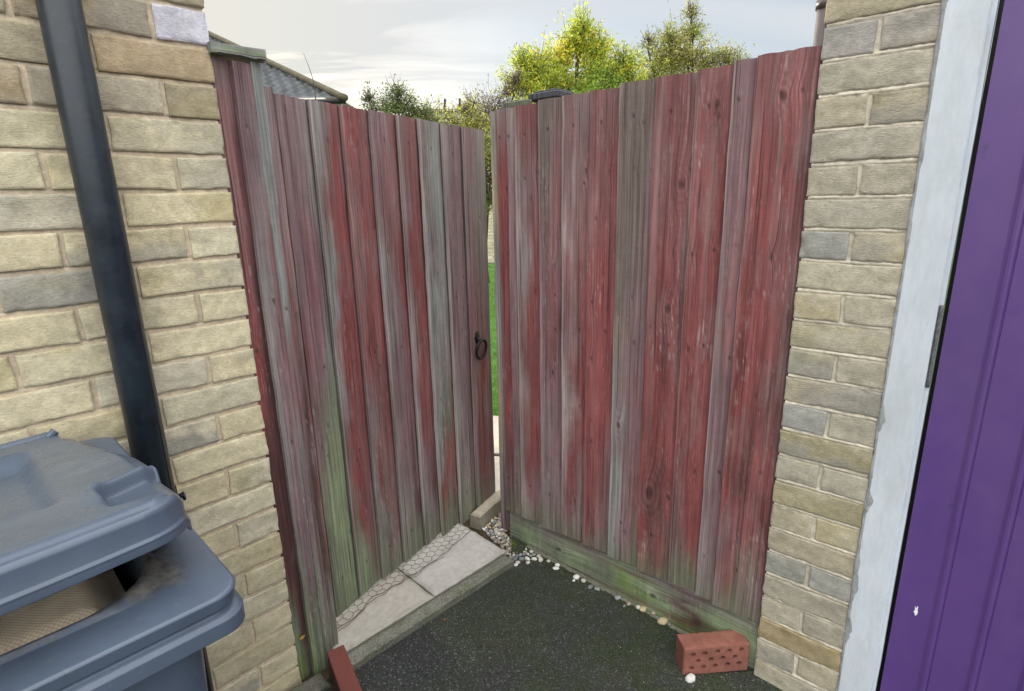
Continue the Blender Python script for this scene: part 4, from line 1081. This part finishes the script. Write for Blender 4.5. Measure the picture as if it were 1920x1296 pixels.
for za in (0,):
    mb.tube([LF(-.90, .066, .965), LF(-.43, .070, .985)], [.013, .013], 14, BB)
    mb.tube([LF(-.90, .045, .970), LF(-.425, .048, .990)], [.010, .010], 14, BB)
    mb.box(LF, -.445, -.410, .035, .085, .945, .995, BB, 0, .006)
    mb.tube([LF(-.428, .060, .990), LF(-.414, .060, 1.002)], .008, 10, BB)
mb.obj('hinge_bar', M_BIN, bino, smooth=False)
# wheels (hidden side)
for tt_ in (-.84, -.39):
    mb = MB(); mb.tube([LF(tt_ - .025, .12, .09), LF(tt_ + .025, .12, .09)], .085, 28, (.02, .02, .02)); mb.obj('wheel', M_BLACK, bino)
# hessian bundle inside
mb = MB()
U, V = np.meshgrid(np.linspace(0, 1, 70), np.linspace(0, 1, 80), indexing='ij')
T = -.82 + U * .400; n_ = .20 + V * .494
dz_ = np.minimum(np.minimum(U, 1 - U) * .400, np.minimum(V, 1 - V) * .492)
Z = .972 + .012 * fbm(T * 6, n_ * 6, 3) - .06 * (1 - sstep(0, .05, dz_)) - .02 * (V - .5)
P = LF(T, n_, Z); mb.grid(P, (.78, .66, .50), 0, np.stack([T, n_, Z], -1), True)
for sl_ in (np.s_[0, :], np.s_[-1, :], np.s_[:, 0], np.s_[:, -1]):
    Pe = P[sl_]; Pb = Pe.copy(); Pb[:, 2] = .70; q = np.stack([Pe, Pb]); mb.grid(q, (.42, .31, .20), 0, q, False)
mb.obj('hessian_sack', M_HESS, label='coarse beige hessian sack stuffed in the bin under the lid', cat='sack', fix=True)

# ------------------------------------------------------------------ garden beyond
def pol(az, el, D): return np.array([D * sin(radians(az)), D * cos(radians(az)), CAMH + D * math.tan(radians(el))])
def grass():
    rs = np.random.RandomState(2); n = 42000
    y = 3.42 + (rs.rand(n) ** 1.5) * 8.5; x = -.03 * y + rs.uniform(-1.1, 1.1, n) * (.25 + .10 * y)
    h = rs.uniform(.018, .045, n) * (1 + .3 * vnoise(x * 3, y * 3)); wd = .0022 + .0006 * y / 4
    a = rs.rand(n) * 2 * pi; lx, ly = rs.normal(0, .015, n), rs.normal(0, .015, n)
    p0 = np.stack([x - wd * np.cos(a), y - wd * np.sin(a), np.full(n, .044)], -1); p1 = np.stack([x + wd * np.cos(a), y + wd * np.sin(a), np.full(n, .044)], -1)
    p2 = np.stack([x + lx, y + ly, .044 + h], -1)
    V = np.stack([p0, p1, p2], 1).reshape(-1, 3); F = np.arange(3 * n).reshape(-1, 3)
    c = np.array([.11, .25, .04]) * rs.uniform(.6, 1.35, (n, 1)) * (1 + .35 * vnoise(x * 2.2, y * 2.2, 3))[:, None]; yl = (rs.rand(n) < .12)[:, None]; c = np.where(yl, c * [1.9, 1.2, 1.2], c)
    mb = MB(); mb.add(V, F.tolist(), np.repeat(c, 3, 0)); mb.obj('lawn_grass', M_GRASS, label='bright green lawn seen through the gap beside the gate', cat='grass', kind='stuff')
grass()
# garden boundary wall
WF = Frame((-6.0, 12.6), 90)
mb = MB(); mb.box(WF, 0, 14, -.22, -.012, 0, 1.40, (.34, .31, .22), 1)
brick_wall(mb, WF, 4.6, 6.4, 1.40, .0, 1.335, lambda i: .215 if i % 2 else .1025, 1, palL, (.40, .36, .28), res=.05, seed=33, mres=.012)
mb.box(WF, 0, 4.59, -.012, .0, 0, 1.40, (.40, .37, .27), 0); mb.box(WF, 6.41, 14, -.012, .0, 0, 1.40, (.40, .37, .27), 0)
mb.obj('garden_wall', [M_BRICK, M_MORTAR], label='low pale brick wall at the far end of the lawn', cat='garden wall')

def leaves(mb, pts, size, cols, rs, asp=.42, up=.0):
    n = len(pts); d = rs.normal(0, 1, (n, 3)); d[:, 2] += up; d /= np.linalg.norm(d, axis=1)[:, None]
    e = np.cross(d, rs.normal(0, 1, (n, 3))); e /= np.linalg.norm(e, axis=1)[:, None]
    s = size * rs.uniform(.6, 1.25, n)[:, None]
    V = np.stack([pts, pts + d * s * .5 + e * s * asp * .5, pts + d * s, pts + d * s * .5 - e * s * asp * .5], 1).reshape(-1, 3)
    mb.add(V, np.arange(4 * n).reshape(-1, 4).tolist(), np.repeat(cols, 4, 0))
def plant(name, base, clumps, leafn, size, pal, label, cat, group, seed, trunk_r=.05, sparse=1.0, droop=.0, twigr=.004):
    """clumps: (az, el, D, r, stretch, colour index)"""
    rs = np.random.RandomState(seed); root = E_(name, base, label, cat, group)
    tb = MB(); lb_ = MB(); b0 = np.array(base, float)
    tops = [pol(a, e, D) for (a, e, D, *_r) in clumps]
    cen = np.mean(tops, 0); fork = b0 + (cen - b0) * np.array([.35, .35, .30])
    tb.tube([b0 - [0, 0, .05], b0 * .6 + fork * .4 + rs.normal(0, .02, 3), fork], [trunk_r * 1.25, trunk_r, trunk_r * .75], 8)
    for (az, el, D, r, st, ci), c in zip(clumps, tops):
        mid = fork * .5 + c * .5 + rs.normal(0, .06, 3); low = c - np.array([0, 0, r * st * .6])
        tb.tube([fork, mid, low, c], [trunk_r * .5, trunk_r * .32, trunk_r * .18, twigr], 6)
        nt_ = int(38 * sparse) + 6; pts = []
        for k in range(nt_):
            d = rs.normal(0, 1, 3); d[2] = abs(d[2]) * 1.1 - .25; d /= np.linalg.norm(d); L = r * rs.uniform(.55, 1.2)
            o = low * .6 + c * .4 + rs.normal(0, r * .22, 3); e_ = o + d * L * np.array([1, 1, st]); m_ = (o + e_) / 2 + rs.normal(0, L * .08, 3)
            tb.tube([o, m_, e_], [twigr, twigr * .7, twigr * .4], 3, caps=False)
            nl = max(3, int(leafn * r * r / .16 / nt_ * rs.uniform(.4, 1.6)))
            u = rs.rand(nl) ** .8; q = np.where(u[:, None] < .5, o + (m_ - o) * (u * 2)[:, None], m_ + (e_ - m_) * (u * 2 - 1)[:, None]); q = q + rs.normal(0, size * .85, (nl, 3))
            pts.append(q)
        pts = np.concatenate(pts); base_c = np.array(pal[ci])
        cols = base_c * rs.uniform(.55, 1.4, (len(pts), 1)) * (1 + .45 * vnoise(pts[:, 0] * 5, pts[:, 1] * 5, pts[:, 2] * 5))[:, None]
        alt = np.array(pal[(ci + 1) % len(pal)]); mk = (rs.rand(len(pts)) < .25)[:, None]; cols = np.where(mk, alt * rs.uniform(.6, 1.3, (len(pts), 1)), cols)
        leaves(lb_, pts, size, np.clip(cols, .004, .8), rs, up=.3)
    tb.obj('trunk', M_BARK, root); lb_.obj('crown', M_LEAF, root)
PA = [(.36, .40, .06), (.27, .34, .05), (.56, .45, .05), (.17, .27, .05)]
plant('tree', (.95, 7.9, .04), [(7, 15.4, 8, .16, 1.7, 0), (6.6, 14.3, 8, .26, 1.3, 0), (8.3, 13.3, 8, .30, 1.1, 1), (5.6, 13.1, 8, .22, 1.0, 2), (3.2, 12.3, 8, .26, 1.2, 1), (1.7, 12.6, 8, .20, .9, 0), (2.0, 10.9, 8, .34, 1, 0), (5, 11.2, 8, .42, 1, 0), (8.5, 11.2, 8, .42, 1, 1),
      (10.9, 12.2, 8, .20, 1.3, 0), (11.2, 10.4, 8, .36, 1, 1), (4, 9, 7.8, .48, 1, 1), (7.5, 9, 7.8, .5, 1, 3), (10.5, 8.6, 7.8, .45, 1, 3), (2.6, 7, 8, .4, 1, 3), (6, 6, 8, .6, 1, 3), (9.5, 5.5, 8, .5, 1, 3)],
      4200, .044, PA, 'dense yellow-green tree behind the left half of the red fence', 'tree', 'trees beyond the fence', 3, .07, 1.6)
PB = [(.27, .29, .07), (.21, .24, .06), (.36, .33, .10), (.28, .27, .09)]
plant('tree', (2.6, 8.5, .04), [(15.0, 13.9, 9, .26, 1.2, 0), (16.7, 15.6, 9, .13, 1.6, 3), (16.9, 14.2, 9, .22, 1.2, 1), (14.2, 12.4, 9, .34, 1, 0), (16.3, 12.4, 9, .42, 1, 2), (18.2, 11.6, 9, .30, 1, 1), (19.8, 11.7, 9, .22, .8, 3), (13.4, 10.6, 9, .45, 1, 0), (16.2, 10.4, 9, .5, 1, 1),
      (19.0, 10.3, 9, .42, 1, 1), (13.0, 13.6, 9, .12, 1.6, 3), (21.0, 11.2, 9, .16, 1.0, 3), (14, 8, 9, .6, 1, 0), (17, 7, 9, .6, 1, 1)],
      2100, .040, PB, 'sparser olive-green tree with bare twigs behind the middle of the red fence', 'tree', 'trees beyond the fence', 5, .06, 1.5)
PC = [(.08, .12, .035), (.12, .16, .05), (.20, .23, .06)]
plant('shrub', (-1.2, 6.9, .04), [(-10.3, 10.3, 7, .13, 1.6, 0), (-10.2, 9.3, 7, .22, 1.2, 0), (-9.3, 8.7, 7, .26, 1, 1), (-12.9, 9.6, 7, .07, 1.8, 0), (-12.6, 8.8, 7, .13, 1.4, 0), (-11.4, 9.0, 7, .12, 1.4, 0), (-8.1, 8.2, 7, .20, 1, 2), (-11.8, 7.8, 7, .3, 1, 0), (-9, 7, 7, .4, 1, 1)],
      1900, .036, PC, 'dark leafy shrub with upright shoots above the gate top', 'shrub', 'shrubs above the gate', 7, .03, 1.0, twigr=.0035)
PD = [(.30, .33, .08), (.38, .37, .08), (.15, .15, .08)]
plant('shrub', (-.6, 7.0, .04), [(-6.9, 7.9, 7.2, .22, 1, 1), (-5.2, 7.6, 7.2, .26, 1, 1), (-3.6, 7.6, 7.2, .28, 1, 0), (-2.3, 7.4, 7.2, .26, 1, 1), (-3.9, 8.6, 7.2, .14, 1.2, 1), (-4, 6, 7.2, .4, 1, 0), (-2.4, 5.2, 7.2, .35, 1, 0)],
      1300, .038, PD, 'yellow-green shrub just above the gate end beside the gap', 'shrub', 'shrubs above the gate', 9, .03, 1.0)
PE = [(.10, .07, .07), (.13, .09, .08), (.08, .09, .05)]
plant('shrub', (-.1, 7.6, .04), [(.9, 11.2, 7.6, .13, 1.4, 0), (.2, 10.4, 7.6, .2, 1.2, 0), (-.8, 9.3, 7.6, .26, 1.1, 1), (-2.0, 9.0, 7.6, .24, 1.3, 1), (-3.2, 9.2, 7.6, .16, 1.5, 1), (.9, 9.4, 7.6, .26, 1, 0), (-1.2, 8.2, 7.6, .3, 1, 2), (-2.8, 8.0, 7.6, .26, 1.2, 1)],
      620, .028, PE, 'feathery thin-twigged shrub with pinkish brown leaves left of the post cap', 'shrub', 'shrubs above the gate', 11, .025, 1.6, twigr=.0028)
plant('shrub', (-.4, 9.5, .04), [(-2.5, 4.2, 9.5, .34, 1, 0), (-2.4, 2.2, 9.5, .4, 1, 0), (-2.6, .6, 9.5, .42, 1, 1), (-1.6, 5.6, 9.5, .4, 1, 0), (-3.4, 3, 9.5, .45, 1, 0)],
      2200, .045, PC, 'dark green bush seen low through the gap in front of the far wall', 'shrub', 'shrubs above the gate', 13, .04, 1.0)

# whip
mb = MB(); pts = [pol(-17.6 + .0, 8.6 + k * .42, 5.0) + np.array([-.015 * max(0, k - 4) ** 1.35 * .35, 0, 0]) for k in range(11)]
pts[0][2] = .04
mb.tube(pts, [.008] + [.0045 - .00035 * k for k in range(10)], 5); mb.obj('bare_whip', M_BARK, label='single bare bending whip of a plant above the gate, before the roof', cat='plant')

# neighbouring house
hs_ = E_('house', (-9, 17, 0), 'neighbouring house with a grey pantiled hip roof above the gate', 'house')
Ce = np.array([-3.70, 13.49, 3.66]); tanp = .52
U, V = np.meshgrid(np.linspace(0, 10.5, 360), np.linspace(0, 8.5, 190), indexing='ij')
Xr = Ce[0] - U; Yr = Ce[1] + V; Zr = Ce[2] + V * tanp
row = V / .30; colx = U / .28 + .5 * (np.floor(row) % 2)
Zr = Zr + .055 * (1 - (row % 1)) + (.034 * np.sin(colx * 2 * pi) - .02) * sstep(0, .6, V)
mb = MB(); keep = (U >= V)
ii = np.arange(U.size).reshape(U.shape); q = np.stack([ii[:-1, :-1], ii[1:, :-1], ii[1:, 1:], ii[:-1, 1:]], -1); km = keep[:-1, :-1] & keep[1:, 1:]; q = q[km]
Ct = np.ones(U.shape + (3,)) * np.array([.075, .083, .090]) * (1 + .35 * fbm(np.floor(colx) * .37, np.floor(row) * .61, 2))[..., None]
mb.add(np.stack([Xr, Yr, Zr], -1).reshape(-1, 3), q.reshape(-1, 4).tolist(), np.clip(Ct, .02, 1).reshape(-1, 3), 0, None, False)
mb.add([(Ce[0], Ce[1], Ce[2]), (Ce[0], Ce[1] + 17, Ce[2]), (Ce[0] - 8.5, Ce[1] + 8.5, Ce[2] + 8.5 * tanp)], [(0, 1, 2)], (.16, .17, .18))
rf_ = mb.obj('roof', M_TILE, hs_)
mb = MB(); mb.tube([Ce + np.array([.12, -.12, .02])] + [Ce + np.array([-s_, s_, s_ * tanp + .07]) for s_ in (0.05, 2, 4, 6, 8.4)], .075, 10, (.10, .088, .058)); mb.obj('hip_tiles', M_TILE, rf_)
mb = MB(); WFh = Frame((Ce[0] - 12, Ce[1] + .02), 90)
mb.box(WFh, 0, 12.0, -.02, .02, Ce[2] - .20, Ce[2] - .035); mb.obj('fascia', M_UPVC, hs_)
mb = MB(); mb.tube([(Ce[0] - 12, Ce[1] - .06, Ce[2] - .04), (Ce[0] + .1, Ce[1] - .06, Ce[2] - .04)], .055, 10, (.03, .03, .035)); mb.obj('gutter', M_BLACK, hs_)
mb = MB(); mb.box(WFh, 0, 11.6, -16, -.4, 0, Ce[2] - .2, (.45, .40, .30)); mb.obj('wall', M_BRICK, hs_)
bd = E_('outbuilding', (-2.6, 20, 0), 'pale flat-roofed building glimpsed between the shrubs', 'building')
OF = Frame((-3.0, 20), 90); mb = MB(); mb.box(OF, 0, 1.9, -3, 0, 0, 4.3, (.44, .46, .40)); mb.obj('wall', M_CONC, bd)
mb = MB(); mb.box(OF, -.1, 2.0, -3.1, .1, 4.3, 4.38, (.2, .2, .2)); mb.obj('roof', M_TILE, bd)
mb = MB(); mb.tube([(-2.1, 20.3, 4.38), (-2.1, 20.3, 4.75)], .05, 8); mb.tube([(-1.6, 20.3, 4.38), (-1.6, 20.3, 4.75)], .05, 8); mb.obj('vent_pipe', M_BLACK, bd)
